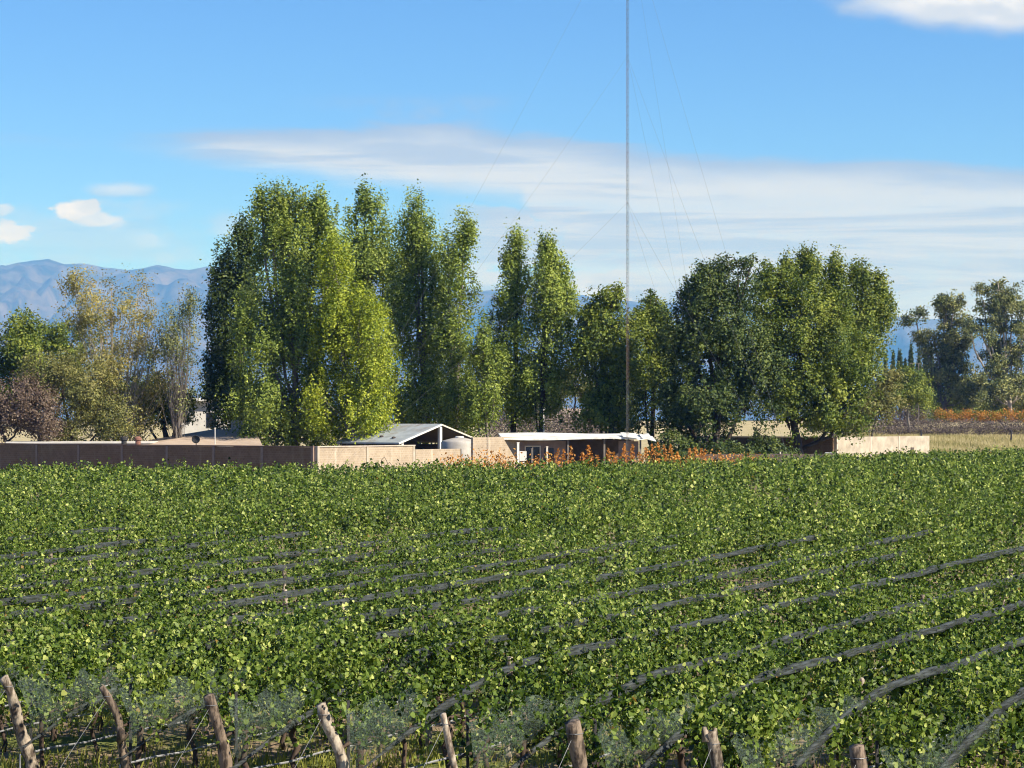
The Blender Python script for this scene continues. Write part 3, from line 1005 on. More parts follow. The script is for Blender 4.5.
def tree(name, label, cat, Y, px, lobes, mat, bark, nclump, per, leaf, clump=(0.5, 0.7), trunk_r=0.22, group=None, bare=0, tone=0.18,
         fill=0.33, base_z=None, stems=1, limb_r=0.5, up=0.25, droop=0.0, taper=0.3, bough=0.95, swell=1.0):
    if name == 'poplar':
        clump = (clump[0], clump[1] * 1.45)
        taper = 0.35
    per = int(per * 2.1)
    leaf = leaf * 0.70
    k = Y / F
    wide = (1.2 if name == 'poplar' else 1.06) * swell
    z0 = float(gz(0, Y)) if base_z is None else base_z
    bx = (px - 512) * k
    L = []
    for lo in lobes:
        cx, cy, rx, ry = lo[:4]
        dy = lo[4] if len(lo) > 4 else 0.0
        L.append(((cx - 512) * (Y + dy) / F, Y + dy, CAM_H + (HOR - cy) / F * (Y + dy), rx * k * wide, rx * k * wide * (lo[5] if len(lo) > 5 else 0.9), ry * k * (0.89 if name == 'poplar' else 0.94)))
    L = np.array(L)
    wgt = (L[:, 3] * L[:, 5]) ** 0.85
    wgt /= wgt.sum()
    e = empty(name, (bx, Y, z0), label, cat, group)
    org = np.array([bx, Y, z0])
    nbo = max(6, nclump // 8)
    bi = rng.choice(len(L), nbo, p=wgt)
    bd = unit(rng.normal(size=(nbo, 3)))
    br = rng.uniform(0, 1, nbo) ** 0.45
    bq = bd * br[:, None]
    wh = rng.integers(0, nbo, nclump)
    idx = bi[wh]
    lr = L[idx][:, 3:6]
    q_ = bq[wh] + np.clip(rng.normal(size=(nclump, 3)), -1.8, 1.8) * np.array([0.62, 0.62, 1.0 if name == 'poplar' else 0.75]) * np.minimum(bough, 0.55 * lr[:, :1]) / lr
    r = np.linalg.norm(q_, axis=1)
    d = q_ / np.maximum(r, 1e-6)[:, None]
    r = np.where(r > 1.0, 1.0 + 0.35 * np.tanh(r - 1.0), r)
    CC = L[idx, :3] + d * r[:, None] * L[idx, 3:6]
    zrel = d[:, 2] * r
    CC[:, :2] = L[idx, :2] + (CC[:, :2] - L[idx, :2]) * (1 - taper * np.clip(zrel, 0, 1))[:, None]
    # sprigs that stand out of the outline
    nsp = nclump // 7
    CC[:nsp] = L[idx[:nsp], :3] + d[:nsp] * rng.uniform(0.98, 1.10, (nsp, 1)) * L[idx[:nsp], 3:6]
    CC[:nsp, 2] += rng.uniform(0.0, 0.5, nsp)
    CC[:, 2] = np.maximum(CC[:, 2], z0 + 0.3)
    cs = rng.uniform(0.6, 1.55, nclump) * clump[0]
    ctone = rng.normal(0.02, tone * 0.8, nclump) + rng.normal(0.0, tone * 0.8, nbo)[wh]
    ci = np.repeat(np.arange(nclump), per)
    cs[:nclump // 7] *= 0.6
    ci = ci[(ci >= nclump // 7) | (rng.uniform(0, 1, len(ci)) < 0.5)]
    n = len(ci)
    off = np.clip(rng.normal(size=(n, 3)), -2.0, 2.0) * cs[ci][:, None] * np.array([0.42, 0.42, 0.42 * clump[1] / clump[0]])
    C = CC[ci] + off
    C[:, 2] -= droop * np.abs(off[:, 2]) * 1.5
    outv = unit(C - L[idx[ci], :3])
    N = outv * 0.85 + rng.normal(size=(n, 3)) * 0.62 + np.array([0, 0, up])
    sz = leaf * rng.uniform(0.65, 1.35, n)
    V = leaf_quads(C, N, sz)
    rnd = np.clip(0.5 + ctone[ci] + rng.normal(0, 0.2, n), 0, 1)
    fast_mesh('crown', V - org, 4, mat, e, rnd)
    # trunk, limbs and branches
    mb = MB()
    topi = int(np.argmax(L[:, 2] + L[:, 5] * 0.5))
    if trunk_r > 0:
        for s in range(stems):
            li = topi if stems == 1 else s % len(L)
            tp = L[li]
            sx = bx + (rng.uniform(-0.8, 0.8) if stems > 1 else 0)
            pts, rad = [], []
            H = tp[2] + tp[5] * 0.75 - z0
            for q in range(9):
                f = q / 8
                w_ = f ** 1.4
                pts.append((sx + (tp[0] - sx) * w_ + rng.normal(0, 0.10) * (q > 0), Y + (tp[1] - Y) * w_ + rng.normal(0, 0.10), z0 - 0.1 + (H + 0.1) * f))
                rad.append(trunk_r * (1 - 0.9 * f) * (1.25 if q == 0 else 1))
            mb.tube(pts, rad, 8)
        axis = np.array(pts)
        for li in range(len(L)):
            if li == topi and stems == 1:
                continue
            c = L[li]
            hh = z0 + (c[2] - z0) * rng.uniform(0.25, 0.5)
            ai = int(np.argmin(np.abs(axis[:, 2] - hh)))
            a0 = axis[ai]
            md = (a0 + c[:3]) / 2 + np.array([(c[0] - a0[0]) * 0.25, 0, -0.25 * (c[2] - a0[2])])
            ed = c[:3] + np.array([0, 0, c[5] * 0.55])
            p = [tuple(a0), tuple((a0 * 0.35 + md * 0.65)), tuple(md * 0.5 + c[:3] * 0.5), tuple(c[:3]), tuple(ed)]
            mb.tube(p, [trunk_r * limb_r, trunk_r * limb_r * 0.8, trunk_r * limb_r * 0.6, trunk_r * limb_r * 0.45, trunk_r * 0.08], 6)
        nb_ = min(nclump, 70 + bare)
        for j in rng.choice(nclump, nb_, replace=False):
            c = L[idx[j]]
            tgt = CC[j]
            st = c[:3] + np.array([0, 0, rng.uniform(-0.75, 0.1) * c[5]])
            if bare:
                st = np.array([bx + (c[0] - bx) * 0.35, Y, z0 + (tgt[2] - z0) * rng.uniform(0.15, 0.5)])
            m_ = (st + tgt) / 2 + rng.normal(0, 0.12, 3) + np.array([0, 0, -0.1 * abs(tgt[2] - st[2])])
            r0 = trunk_r * (0.16 if not bare else 0.26)
            mb.tube([tuple(st), tuple(m_), tuple(tgt)], [r0, r0 * 0.6, r0 * 0.2], 4, False)
        mb.V = [(v[0] - org[0], v[1] - org[1], v[2] - org[2]) for v in mb.V]
        link_mesh('trunk', mb.V, mb.F, bark, e, True)
    return e


# ---- the left group
tree('leafy_tree', 'broad dark green leafy tree at the far left behind the yellowing one', 'tree', 205, 45,
     [(30, 365, 42, 45), (-5, 375, 45, 50), (70, 350, 32, 34), (20, 335, 24, 22), (100, 395, 30, 40), (-40, 350, 40, 45)], BROAD, BARK, 900, 22, 0.34, (0.9, 0.8), 0.28)
tree('sparse_tree', 'tall half-bare yellowing tree with many pale upright branches on the left', 'tree', 192, 118,
     [(112, 330, 36, 66), (88, 315, 26, 46), (140, 325, 26, 52), (118, 395, 48, 40), (75, 290, 16, 24), (150, 360, 24, 50), (112, 420, 40, 26), (90, 370, 30, 36)], SPARSE, PALEBARK, 640, 20, 0.24, (0.7, 0.9), 0.17, bare=110, fill=0.5, stems=3)
tree('sparse_tree', 'thin wispy tree with small dark leaves, left of the big poplars', 'tree', 190, 176,
     [(178, 320, 16, 42), (184, 345, 18, 55), (170, 355, 18, 40), (190, 300, 10, 22), (178, 400, 18, 34)], EUCA, GREYBARK, 230, 16, 0.22, (0.6, 0.9), 0.11, bare=20, fill=0.5, stems=2)
tree('shade_tree', 'low dark tree with two bare trunks above the clay roof', 'tree', 196, 172,
     [(160, 398, 34, 26), (182, 408, 16, 18), (140, 405, 26, 26)], BROAD, BARK, 420, 20, 0.3, (0.8, 0.6), 0.3, stems=2)
tree('olive_tree', 'soft olive green feathery tree in front of the yellowing tree', 'tree', 188, 78,
     [(80, 390, 40, 36), (50, 375, 26, 30), (108, 415, 26, 26), (72, 430, 26, 18)], OLIVE, BARK, 520, 26, 0.24, (0.8, 0.6), 0.2)
tree('purple_tree', 'purplish brown leafed tree at the left edge behind the wall', 'tree', 185, 22,
     [(22, 405, 34, 28), (48, 415, 24, 26), (0, 410, 26, 30), (-35, 405, 26, 34)], PURPLE, BARK, 480, 24, 0.24, (0.8, 0.7), 0.2)

# ---- big poplar clump
tree('poplar', 'dark leafed column at the left side of the big poplar clump', 'tree', 200, 240,
     [(236, 290, 22, 62), (225, 330, 17, 70), (248, 250, 15, 30), (232, 390, 26, 48), (241, 240, 8, 14)], DARK, BARK, 620, 24, 0.36, (0.75, 1.0), 0.3, tone=0.12)
tree('poplar', 'tallest bright green poplar of the big clump with a ragged top', 'tree', 190, 296,
     [(296, 270, 34, 78), (272, 225, 17, 42), (312, 225, 22, 40), (270, 340, 40, 62), (318, 340, 42, 70), (290, 405, 62, 44), (262, 418, 36, 30), (325, 420, 34, 28), (262, 208, 9, 16), (285, 205, 8, 16), (330, 250, 24, 46), (303, 206, 7, 14), (318, 214, 7, 16), (274, 232, 14, 40)],
     POPLAR, GREYBARK, 2100, 24, 0.30, (0.62, 0.95), 0.38)
tree('poplar', 'yellow-green poplar bulging at the right side of the big clump', 'tree', 186, 352,
     [(358, 350, 38, 62), (340, 315, 26, 46), (372, 380, 28, 44), (345, 408, 40, 38), (370, 415, 24, 28), (334, 265, 14, 30)], POPLAR_Y, GREYBARK, 820, 24, 0.28, (0.62, 0.9), 0.28)
tree('poplar', 'dark slender poplar behind the yellow-green one', 'tree', 212, 365,
     [(362, 270, 22, 68), (372, 225, 13, 34), (384, 260, 14, 44), (362, 330, 28, 60), (368, 405, 32, 38), (366, 205, 9, 16), (356, 216, 8, 14)], POPLAR, BARK, 720, 22, 0.34, (0.7, 1.0), 0.28, tone=0.14)
tree('poplar', 'tall open poplar with a pointed top right of the big clump', 'tree', 204, 425,
     [(418, 260, 22, 62), (414, 222, 15, 32), (425, 330, 36, 60), (430, 395, 42, 50), (415, 420, 30, 26), (405, 290, 16, 44), (420, 200, 8, 14), (440, 290, 14, 40)], POPLAR, GREYBARK, 1200, 22, 0.31, (0.68, 1.0), 0.32)
tree('poplar', 'slim poplar leaning beside the tall open one', 'tree', 200, 455,
     [(460, 280, 14, 52), (464, 240, 8, 26), (455, 340, 20, 55), (458, 400, 26, 44), (448, 255, 8, 30)], POPLAR, GREYBARK, 430, 22, 0.30, (0.62, 1.0), 0.24)
tree('poplar', 'short leafy poplar between the tall pairs above the pale tan wall', 'tree', 196, 486,
     [(486, 385, 15, 40), (482, 345, 10, 30), (478, 410, 16, 24), (496, 360, 8, 26)], POPLAR, GREYBARK, 260, 22, 0.28, (0.6, 0.9), 0.2)
tree('poplar', 'pointed poplar, left one of the pair before the blue mountain gap', 'tree', 205, 514,
     [(513, 290, 13, 44), (517, 256, 8, 24), (507, 335, 18, 40), (510, 385, 22, 40), (520, 240, 5, 10)], POPLAR, BARK, 520, 22, 0.31, (0.66, 0.95), 0.24, swell=1.2)
tree('poplar', 'pointed poplar, right one of the pair before the blue mountain gap', 'tree', 203, 540,
     [(548, 300, 20, 44), (546, 265, 11, 24), (545, 345, 26, 40), (535, 388, 28, 32), (560, 290, 11, 26), (547, 249, 5, 10)], POPLAR, BARK, 720, 22, 0.31, (0.68, 0.95), 0.26, swell=1.15)
tree('olive_tree', 'low round olive green tree behind the utility pole', 'tree', 280, 575,
     [(575, 385, 22, 16), (555, 390, 18, 16), (590, 392, 14, 14)], OLIVE, BARK, 260, 22, 0.36, (0.9, 0.7), 0.25)

# ---- middle and right groups
tree('broad_tree', 'dark spreading tree directly left of the mast', 'tree', 200, 610,
     [(600, 330, 22, 42), (586, 350, 20, 34), (612, 305, 12, 22), (604, 390, 34, 40), (625, 360, 26, 60), (600, 418, 34, 24), (590, 310, 11, 18)], BROAD, BARK, 760, 22, 0.34, (0.78, 0.8), 0.32, tone=0.14)
tree('broad_tree', 'narrower tree rising behind the mast to its right', 'tree', 206, 652,
     [(652, 330, 18, 38), (655, 308, 11, 16), (645, 390, 30, 52), (668, 350, 20, 46)], BROAD, BARK, 480, 22, 0.34, (0.75, 0.8), 0.28)
tree('broad_tree', 'large dark domed tree with dense low hanging foliage right of the mast', 'tree', 192, 712,
     [(718, 330, 46, 64), (690, 335, 28, 44), (738, 285, 26, 28), (705, 292, 18, 24), (700, 402, 48, 48), (745, 380, 42, 62), (680, 400, 26, 34), (722, 275, 13, 14), (748, 272, 10, 14)], DARK, BARK, 1500, 24, 0.31, (0.7, 0.72), 0.42, tone=0.16)
tree('broad_tree', 'large mid green tree, widest of the right-hand group, above the dark wall', 'tree', 196, 800,
     [(800, 340, 44, 66), (775, 310, 26, 44), (830, 350, 38, 60), (790, 402, 52, 46), (840, 400, 36, 38), (770, 285, 14, 20), (862, 370, 24, 36)], BROAD, BARK, 1450, 24, 0.31, (0.7, 0.75), 0.42)
tree('poplar', 'tree with three ragged pointed tops at the right end of the group', 'tree', 210, 835,
     [(808, 285, 15, 34), (838, 300, 16, 38), (862, 302, 16, 34), (880, 312, 12, 28), (809, 262, 7, 20), (836, 270, 6, 20), (860, 280, 7, 18), (790, 272, 6, 18), (884, 296, 6, 14), (850, 340, 32, 44), (882, 290, 7, 14)], BROAD, BARK, 880, 22, 0.33, (0.72, 0.8), 0.34)

tree('shrub', 'pale green bushy shrub at the foot of the right-hand tree group', 'shrub', 232, 868,
     [(868, 410, 22, 24), (885, 395, 18, 28), (850, 420, 18, 16)], OLIVE, GREYBARK, 260, 20, 0.34, (0.8, 0.7), 0.15)
tree('olive_tree', 'small rounded olive tree on a thin trunk before the brown rows', 'tree', 325, 908,
     [(908, 385, 22, 17), (895, 392, 16, 14), (922, 392, 15, 14), (910, 376, 14, 9)], BROAD, GREYBARK, 300, 20, 0.42, (1.0, 0.8), 0.22)
tree('eucalyptus', 'dark rounded eucalyptus in clumps, left of the pale one at the right edge', 'tree', 400, 945,
     [(946, 303, 14, 9), (916, 319, 11, 9), (934, 334, 15, 12), (957, 322, 13, 12), (936, 366, 20, 20), (962, 362, 14, 26), (928, 349, 10, 9), (955, 300, 8, 7), (945, 348, 12, 14), (940, 390, 26, 18), (968, 395, 22, 16), (955, 372, 18, 20), (944, 318, 9, 10), (924, 334, 9, 9), (958, 340, 11, 12)], EUCA, GREYBARK, 820, 22, 0.50, (1.05, 0.85), 0.4, tone=0.18, swell=1.22)
tree('eucalyptus', 'big open eucalyptus with pale bare limbs at the right edge', 'tree', 390, 1010,
     [(998, 288, 14, 10), (984, 305, 13, 9), (1012, 308, 15, 13), (988, 338, 15, 11), (1012, 350, 16, 13), (970, 328, 10, 9), (1030, 296, 14, 15), (1005, 380, 22, 16), (1035, 345, 16, 22), (1000, 322, 12, 9), (995, 395, 26, 16), (1022, 372, 20, 20), (992, 360, 14, 12), (980, 320, 9, 8), (1006, 298, 10, 9), (1022, 330, 12, 12)], EUCA, PALEBARK, 900, 20, 0.50, (1.05, 0.85), 0.42, tone=0.18, swell=1.28)
for i, (px, rx, lb) in enumerate(((946, 26, 'rounded green shrub left of its neighbours behind the far orange row'), (985, 26, 'bright green drooping shrub in the middle behind the far orange row'), (1015, 22, 'green shrub at the right edge behind the far orange row'))):
    tree('shrub', lb, 'shrub', 420, px, [(px, 394, rx, 18), (px - 10, 402, rx * 0.9, 18), (px + 12, 388, rx * 0.6, 13), (px + 8, 408, rx * 0.9, 14)], [BROAD, POPLAR, OLIVE][i], GREYBARK, 300, 20, 0.5, (1.1, 0.8), 0.2, group='shrubs behind the far orange row')
cyp = [(886, 358), (893, 353), (900, 345), (905, 360), (911, 343), (919, 351), (926, 345), (932, 352)]
for i, (px, y0) in enumerate(cyp):
    tree('cypress', 'slender dark cypress in the distant line between the tree groups', 'tree', 520, px, [(px, (y0 + 404) / 2, 2.3, (404 - y0) / 2), (px, y0 + 14, 1.3, 14)], DARK, BARK, 150, 12, 0.5, (0.35, 1.2), 0.15, group='distant cypress line', tone=0.1)
for i in range(9):      # mid-distance trees seen as a low line behind everything
    px = [-60, 15, 130, 225, 470, 530, 610, 690, 905][i]
    y0 = [385, 390, 388, 372, 385, 388, 380, 390, 385][i]
    tree('distant_tree', ['rounded distant tree low on the skyline, mostly hidden by nearer trees'][0], 'tree', 360, px, [(px, (y0 + 415) / 2, 24, (415 - y0) / 2 + 3), (px + 15, (y0 + 422) / 2, 18, (415 - y0) / 2)], BROAD, BARK, 170, 20, 0.5, (1.2, 0.9), 0.25, group='distant trees behind the sheds')

# understorey hedge in the dark gap under the right-hand trees
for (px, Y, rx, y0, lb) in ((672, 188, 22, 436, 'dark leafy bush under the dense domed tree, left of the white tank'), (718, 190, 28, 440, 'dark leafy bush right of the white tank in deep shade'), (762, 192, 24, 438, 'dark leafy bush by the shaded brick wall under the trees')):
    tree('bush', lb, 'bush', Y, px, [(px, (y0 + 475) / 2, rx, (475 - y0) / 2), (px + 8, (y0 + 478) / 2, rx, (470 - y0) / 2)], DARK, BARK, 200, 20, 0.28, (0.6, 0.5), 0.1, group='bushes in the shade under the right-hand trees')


def twig_bush(name, label, cat, px, Y, w_, h_, n, mat, leaf=0.30, group=None, spire=False, z0=None):
    """bush of upright twigs / leaves: one mesh"""
    b = at(px, Y)
    zz = b.z if z0 is None else z0
    u = rng.uniform(0, 1, n)
    if spire:
        C = np.stack([rng.normal(0, 1, n) * w_ * 0.30 * (1.05 - u) + 0.12 * np.sin(u * 5 + px), rng.normal(0, 1, n) * w_ * 0.30 * (1.05 - u), u * h_], -1)
    else:
        C = np.stack([rng.normal(0, 0.5, n) * w_ * 0.5, rng.normal(0, 0.5, n) * w_ * 0.45, (u ** 0.8) * h_ * (1 - 0.3 * rng.uniform(0, 1, n))], -1)
    N = rng.normal(size=(n, 3)) * np.array([1, 1, 0.6])
    V = leaf_quads(C, N, leaf * rng.uniform(0.6, 1.4, n), 0.6)
    o = fast_mesh(name, V, 4, mat, None, np.clip(rng.normal(0.5, 0.25, n), 0, 1))
    o.location = (b.x, b.y, zz)
    return tag(o, label, cat, group)


# orange autumn vines before the sheds
ov = [(446, 458, 0), (454, 457, 0), (462, 454, 0), (469, 456, 0), (476, 454, 0), (481, 451, 0), (523, 456, 0), (530, 458, 0), (547, 455, 0), (644, 451, 1), (665, 450, 1), (679, 449, 1), (700, 449, 1), (712, 450, 0), (722, 451, 1), (727, 452, 0), (735, 451, 0), (756, 450, 0), (763, 452, 0), (488, 449, 0), (497, 450, 0), (506, 452, 0), (516, 459, 0), (538, 456, 0), (556, 452, 1), (562, 448, 1), (572, 449, 1), (583, 455, 1), (590, 450, 1), (598, 452, 1),
      (607, 449, 1), (615, 449, 1), (624, 446, 1), (631, 450, 1), (639, 452, 1), (651, 443, 1), (659, 446, 1), (672, 443, 1), (688, 450, 1), (694, 452, 1), (705, 449, 1), (718, 456, 0), (742, 453, 0), (749, 455, 0)]
for px, y0, s in ov:
    Y = float(np.interp(px, [0, 316, 600, 700, 835], [139, 139, 149, 158, 186])) + 4.0
    top_ = at(px, Y, y0).z
    lb = 'orange-red autumn vine bush in front of the water tank and window' if px < 548 else ('orange pointed autumn vine shoot in front of the white-roofed shed' if px < 660 else 'orange autumn vine bush against the deep shade under the trees')
    gp = 'low orange vines by the tank' if px < 548 else ('orange vine spires before the shed' if px < 660 else 'orange vines before the shaded trees')
    twig_bush('autumn_vine', lb, 'vine', px, Y, rng.uniform(1.3, 2.1) if s else rng.uniform(1.8, 2.6), top_ - 0.75 + rng.uniform(-0.25, 0.45), int(rng.uniform(120, 330)), ORANGE if s and rng.uniform() < 0.7 else RUST, 0.17, gp, bool(s))
# far orange row on the rise
for i, px in enumerate(np.arange(914, 1060, 5.0)):
    twig_bush('autumn_vine', 'orange autumn vine in the far row below the eucalyptus on the right', 'vine', px + rng.uniform(-1.5, 1.5), 385, 2.6, 2.35 + rng.uniform(-0.5, 0.5), 400, (RUST if i > 5 or i % 2 else OLIVE) if i % 3 else BROAD, 0.25, 'far orange vine row')
# leafless brown rows
for j, (Y, h_) in enumerate(((338, 1.6), (318, 1.4))):
    for i, px in enumerate(np.arange(880, 1052, 8.0)):
        twig_bush('bare_vine', 'leafless grey-brown vine in the bare rows beyond the cream wall', 'vine', px + rng.uniform(-2, 2), Y, 2.2, h_ + rng.uniform(-0.2, 0.4), 520, BROWNT, 0.17, 'bare brown vine rows on the right')
for i, px in enumerate(np.arange(884, 924, 7.0)):
    twig_bush('bare_bush', 'leafless purplish bush on the rise left of the far orange row', 'bush', px, 358, 3.2, 3.4, 800, BROWNT, 0.2, 'bare bushes left of the orange row')
for i, px in enumerate(np.arange(488, 605, 6.0)):
    twig_bush('bare_bush', 'leafless brown bush behind the flat-roofed shed', 'bush', px + rng.uniform(-2, 2), 255 + (i % 3) * 10, 3.6, 6.2 + rng.uniform(-0.6, 0.9) - 0.012 * (px - 500), 1500, BROWNT, 0.17, 'bare brown bushes behind the flat-roofed shed')
for px in (921, 1011):
    q = at(px, 300)
    tag(MB().tube([(q.x, q.y, q.z - 0.1), (q.x + 0.05, q.y, q.z + 1.0), (q.x, q.y, q.z + 1.5)], [0.14, 0.12, 0.1], 7).build('fence_post', METAL_DARK), 'short dark post standing in the dry grass ' + ('by the end of the cream wall' if px < 950 else 'at the right edge'), 'post')

# dry grass on the open field to the right
n = 30000
Yg = rng.uniform(240, 345, n)
Xg = (rng.uniform(860, 1090, n) - 512) / F * Yg
Zg = gz(Xg, Yg)
hh = rng.uniform(0.15, 0.55, n)
C = np.stack([Xg, Yg, Zg + hh * 0.45], -1)
wv_ = rng.uniform(0.05, 0.12, n)
dxy = rng.normal(0, 0.25, (n, 2)) * hh[:, None]
A1 = C + np.stack([-wv_, 0 * wv_, -hh * 0.5], -1)
A2 = C + np.stack([wv_, 0 * wv_, -hh * 0.5], -1)
A3 = C + np.stack([dxy[:, 0], dxy[:, 1], hh * 0.5], -1)
o = fast_mesh('dry_grass', np.stack([A1, A2, A3], 1).reshape(-1, 3), 3, DRYM, None, np.clip(lin_noise(Xg + Yg * 0.3, 3, 6) * 0.35 + 0.55 + rng.normal(0, 0.2, n), 0, 1))
tag(o, 'dry yellow grass on the open field at the right', 'grass', kind='stuff')

# ------------------------------------------------------------------ vineyard
E0 = np.array([-7.84, 33.7])
dN = np.array([0.871, -0.491])       # towards the next (nearer) row
dT = np.array([0.491, 0.871])
SP = 1.98
B0, B1 = np.array([-31.6, 135.0]), np.array([81.0, 77.0])
GROUP_FAR = 'closely packed vine rows in the far part of the vineyard'
K0, K1 = -37, 11


def zb_of(px):
    return np.interp(px, [-300, 0, 316, 600, 700, 835, 930, 1024, 1200], [139, 139, 139, 149, 158, 186, 205, 222, 240])


def row_limits(k):
    """range of distance along the row inside the picture (with a margin), up to the far edge of the field"""
    E = E0 + k * SP * dN
    # far edge: E + t dT on line B0 + a B1
    M = np.array([[dT[0], -B1[0]], [dT[1], -B1[1]]])
    te = np.linalg.solve(M, B0 - E)[0]
    t = np.linspace(-0.2, 260.0, 2600)
    P = E + t[:, None] * dT
    ok = (np.abs(P[:, 0]) < 0.236 * P[:, 1] + 5.0) & (P[:, 1] > 20) & (P[:, 1] < zb_of(P[:, 0] / np.maximum(P[:, 1], 1) * F + 512))
    if not ok.any():
        return None
    return E, t[ok][0], t[ok][-1], te


def row_label(k):
    names = {0: 'grapevine row ending at the thick post cut by the left edge of the photo',
             1: 'grapevine row ending at the knotted leaning post, second from the left',
             2: 'grapevine row ending at the straight brown post, third from the left',
             3: 'grapevine row ending at the pale knobbly post left of the centre',
             4: 'grapevine row ending at the thin pale pole-like post near the centre',
             5: 'grapevine row ending at the fat brown flat-cut post right of the centre',
             6: 'grapevine row ending at the pale post with a split forked top',
             7: 'grapevine row ending at the dark stump-like post low on the right',
             8: 'grapevine row under grey-green netting in the bottom right corner',
             9: 'grapevine row just beyond the corner netting at the bottom right edge',
             10: 'grapevine row touching only the bottom right corner of the photo',
             11: 'grapevine row outside the bottom right corner'}
    return names.get(k)


GROUP_NEAR = 'grapevine rows with their end posts in view'
LODS = [(0, 44, 25, 58, 0.068, True), (44, 64, 22, 40, 0.080, False), (64, 95, 15, 28, 0.105, False), (95, 135, 10, 18, 0.155, False), (135, 260, 8, 12, 0.20, False)]
for k in range(K0, K1 + 1):
    lim = row_limits(k)
    if lim is None:
        continue
    E, ta, tb, te = lim
    if tb - ta < 0.8:
        continue
    lab = row_label(k)
    if lab is None:
        lab = 'leafy grapevine row among the many alike packed beyond the end posts'
    root = empty('grapevine_row', (E[0] + ta * dT[0], E[1] + ta * dT[1], float(gz(0, E[1] + ta * dT[1]))), lab, 'grapevines', GROUP_NEAR if 0 <= k <= 11 else GROUP_FAR)
    org = np.array(root.location)
    Vs5, r5, Vs4, r4 = [], [], [], []
    for (Za, Zb, shoots, per, ls, fold) in LODS:
        t0_ = max(ta, (Za - E[1]) / dT[1])
        t1_ = min(tb, (Zb - E[1]) / dT[1])
        if t1_ <= t0_:
            continue
        ns = int((t1_ - t0_) * shoots)
        if ns < 1:
            continue
        ts = rng.uniform(t0_, t1_, ns)
        vig = lin_noise(ts, 100 + k, 0.95) * 0.65 + lin_noise(ts, 300 + k, 4.5) * 0.4
        keep = rng.uniform(0, 1, ns) < 0.60 + 1.0 * vig + 0.2 * (ts < 7)
        keep &= ts > rng.uniform(0.0, 0.7, ns)
        ts, vig = ts[keep], vig[keep]
        ns = len(ts)
        L_ = np.clip(1.04 + 0.36 * vig + rng.normal(0, 0.16, ns), 0.45, 1.8)
        leanv = rng.normal(0.05, 0.26, ns)
        leant = rng.normal(0, 0.22, ns)
        v0 = rng.normal(0, 0.09, ns)
        drp = rng.uniform(0, 1, ns) < np.where(ts < 7, 0.42, 0.22)
        ii = np.repeat(np.arange(ns), per)
        n = len(ii)
        s = rng.uniform(0.0, 1.0, n) ** 0.85
        far = Za >= 95
        if far:
            s = 0.3 + 0.7 * s
        hgt_ = 0.86 + L_[ii] * s
        lat = v0[ii] + leanv[ii] * s * 1.25 + rng.normal(0, 0.085, n)
        # drooping shoots hang out and down on the flanks
        dd = drp[ii]
        sgn = np.where(rng.uniform(0, 1, ns) < 0.62, 1.0, -1.0)[ii]
        lat = np.where(dd, sgn * (0.25 + 0.22 * np.sin(s * 2.6)), lat)
        hgt_ = np.where(dd, 0.86 + 0.80 * np.sin(s * 3.45) + 0.08 * L_[ii], hgt_)
        tt = ts[ii] + leant[ii] * s + rng.normal(0, 0.06, n)
        hgt_ += rng.normal(0, 0.06, n)
        x = E[0] + tt * dT[0] + lat * dN[0]
        y = E[1] + tt * dT[1] + lat * dN[1]
        z = gz(x, y) + np.maximum(hgt_, 0.35)
        C = np.stack([x, y, z], -1)
        sg2 = np.sign(lat + rng.normal(0, 0.12, n))
        N = np.stack([dN[0] * sg2, dN[1] * sg2, np.full(n, 0.55)], -1) * 0.7 + rng.normal(size=(n, 3)) * 0.85
        sz = ls * rng.uniform(0.4, 1.45, n) * (1.15 - 0.35 * s)
        tone_ = 0.36 + 0.13 * vig[ii] + 0.17 * rng.normal(0, 1, ns)[ii] + rng.normal(0, 0.22, n) + 0.10 * (s - 0.5)
        rnd = np.clip(tone_ + 0.02, 0, 0.98)
        rnd = np.where(rng.uniform(0, 1, n) < 0.002, 1.0, rnd)
        if fold:
            Vs5.append(leaf_folded(C, N, sz)); r5.append(np.repeat(rnd, 2))
        else:
            Vs4.append(leaf_quads(C, N, sz, 0.95)); r4.append(rnd)
    if Vs5:
        # fold leaves are stored in runs of five
        fast_mesh('foliage', np.concatenate(Vs5) - org, 5, VINE, root, np.concatenate(r5))
    if Vs4:
        fast_mesh('foliage', np.concatenate(Vs4) - org, 4, VINE, root, np.concatenate(r4))
    # trunks and cordon of the vines by the headland
    if -7 <= k <= 9 and ta < 10:
        for q in range(9):
            t = max(ta, 0) + 0.9 + q * 1.25
            x, y = E + t * dT
            z = float(gz(x, y))
            pts = [(x + random.uniform(-.06, .06) * (j > 0), y + random.uniform(-.06, .06), z - 0.05 + 0.98 * j / 5) for j in range(6)]
            r0 = random.uniform(0.035, 0.06)
            mb = MB().tube(pts, [r0 * 1.3, r0, r0 * 0.9, r0, r0 * 0.95, r0 * 1.2], 6)
            for sg in (-1, 1):
                hx = pts[-1]
                mb.tube([hx, (hx[0] + sg * dT[0] * .3, hx[1] + sg * dT[1] * .3, hx[2] + .05), (hx[0] + sg * dT[0] * .6, hx[1] + sg * dT[1] * .6, hx[2] - .02)], [r0 * .8, r0 * .6, r0 * .4], 5)
            mb.build('trunk', VINEBARK, root, True)

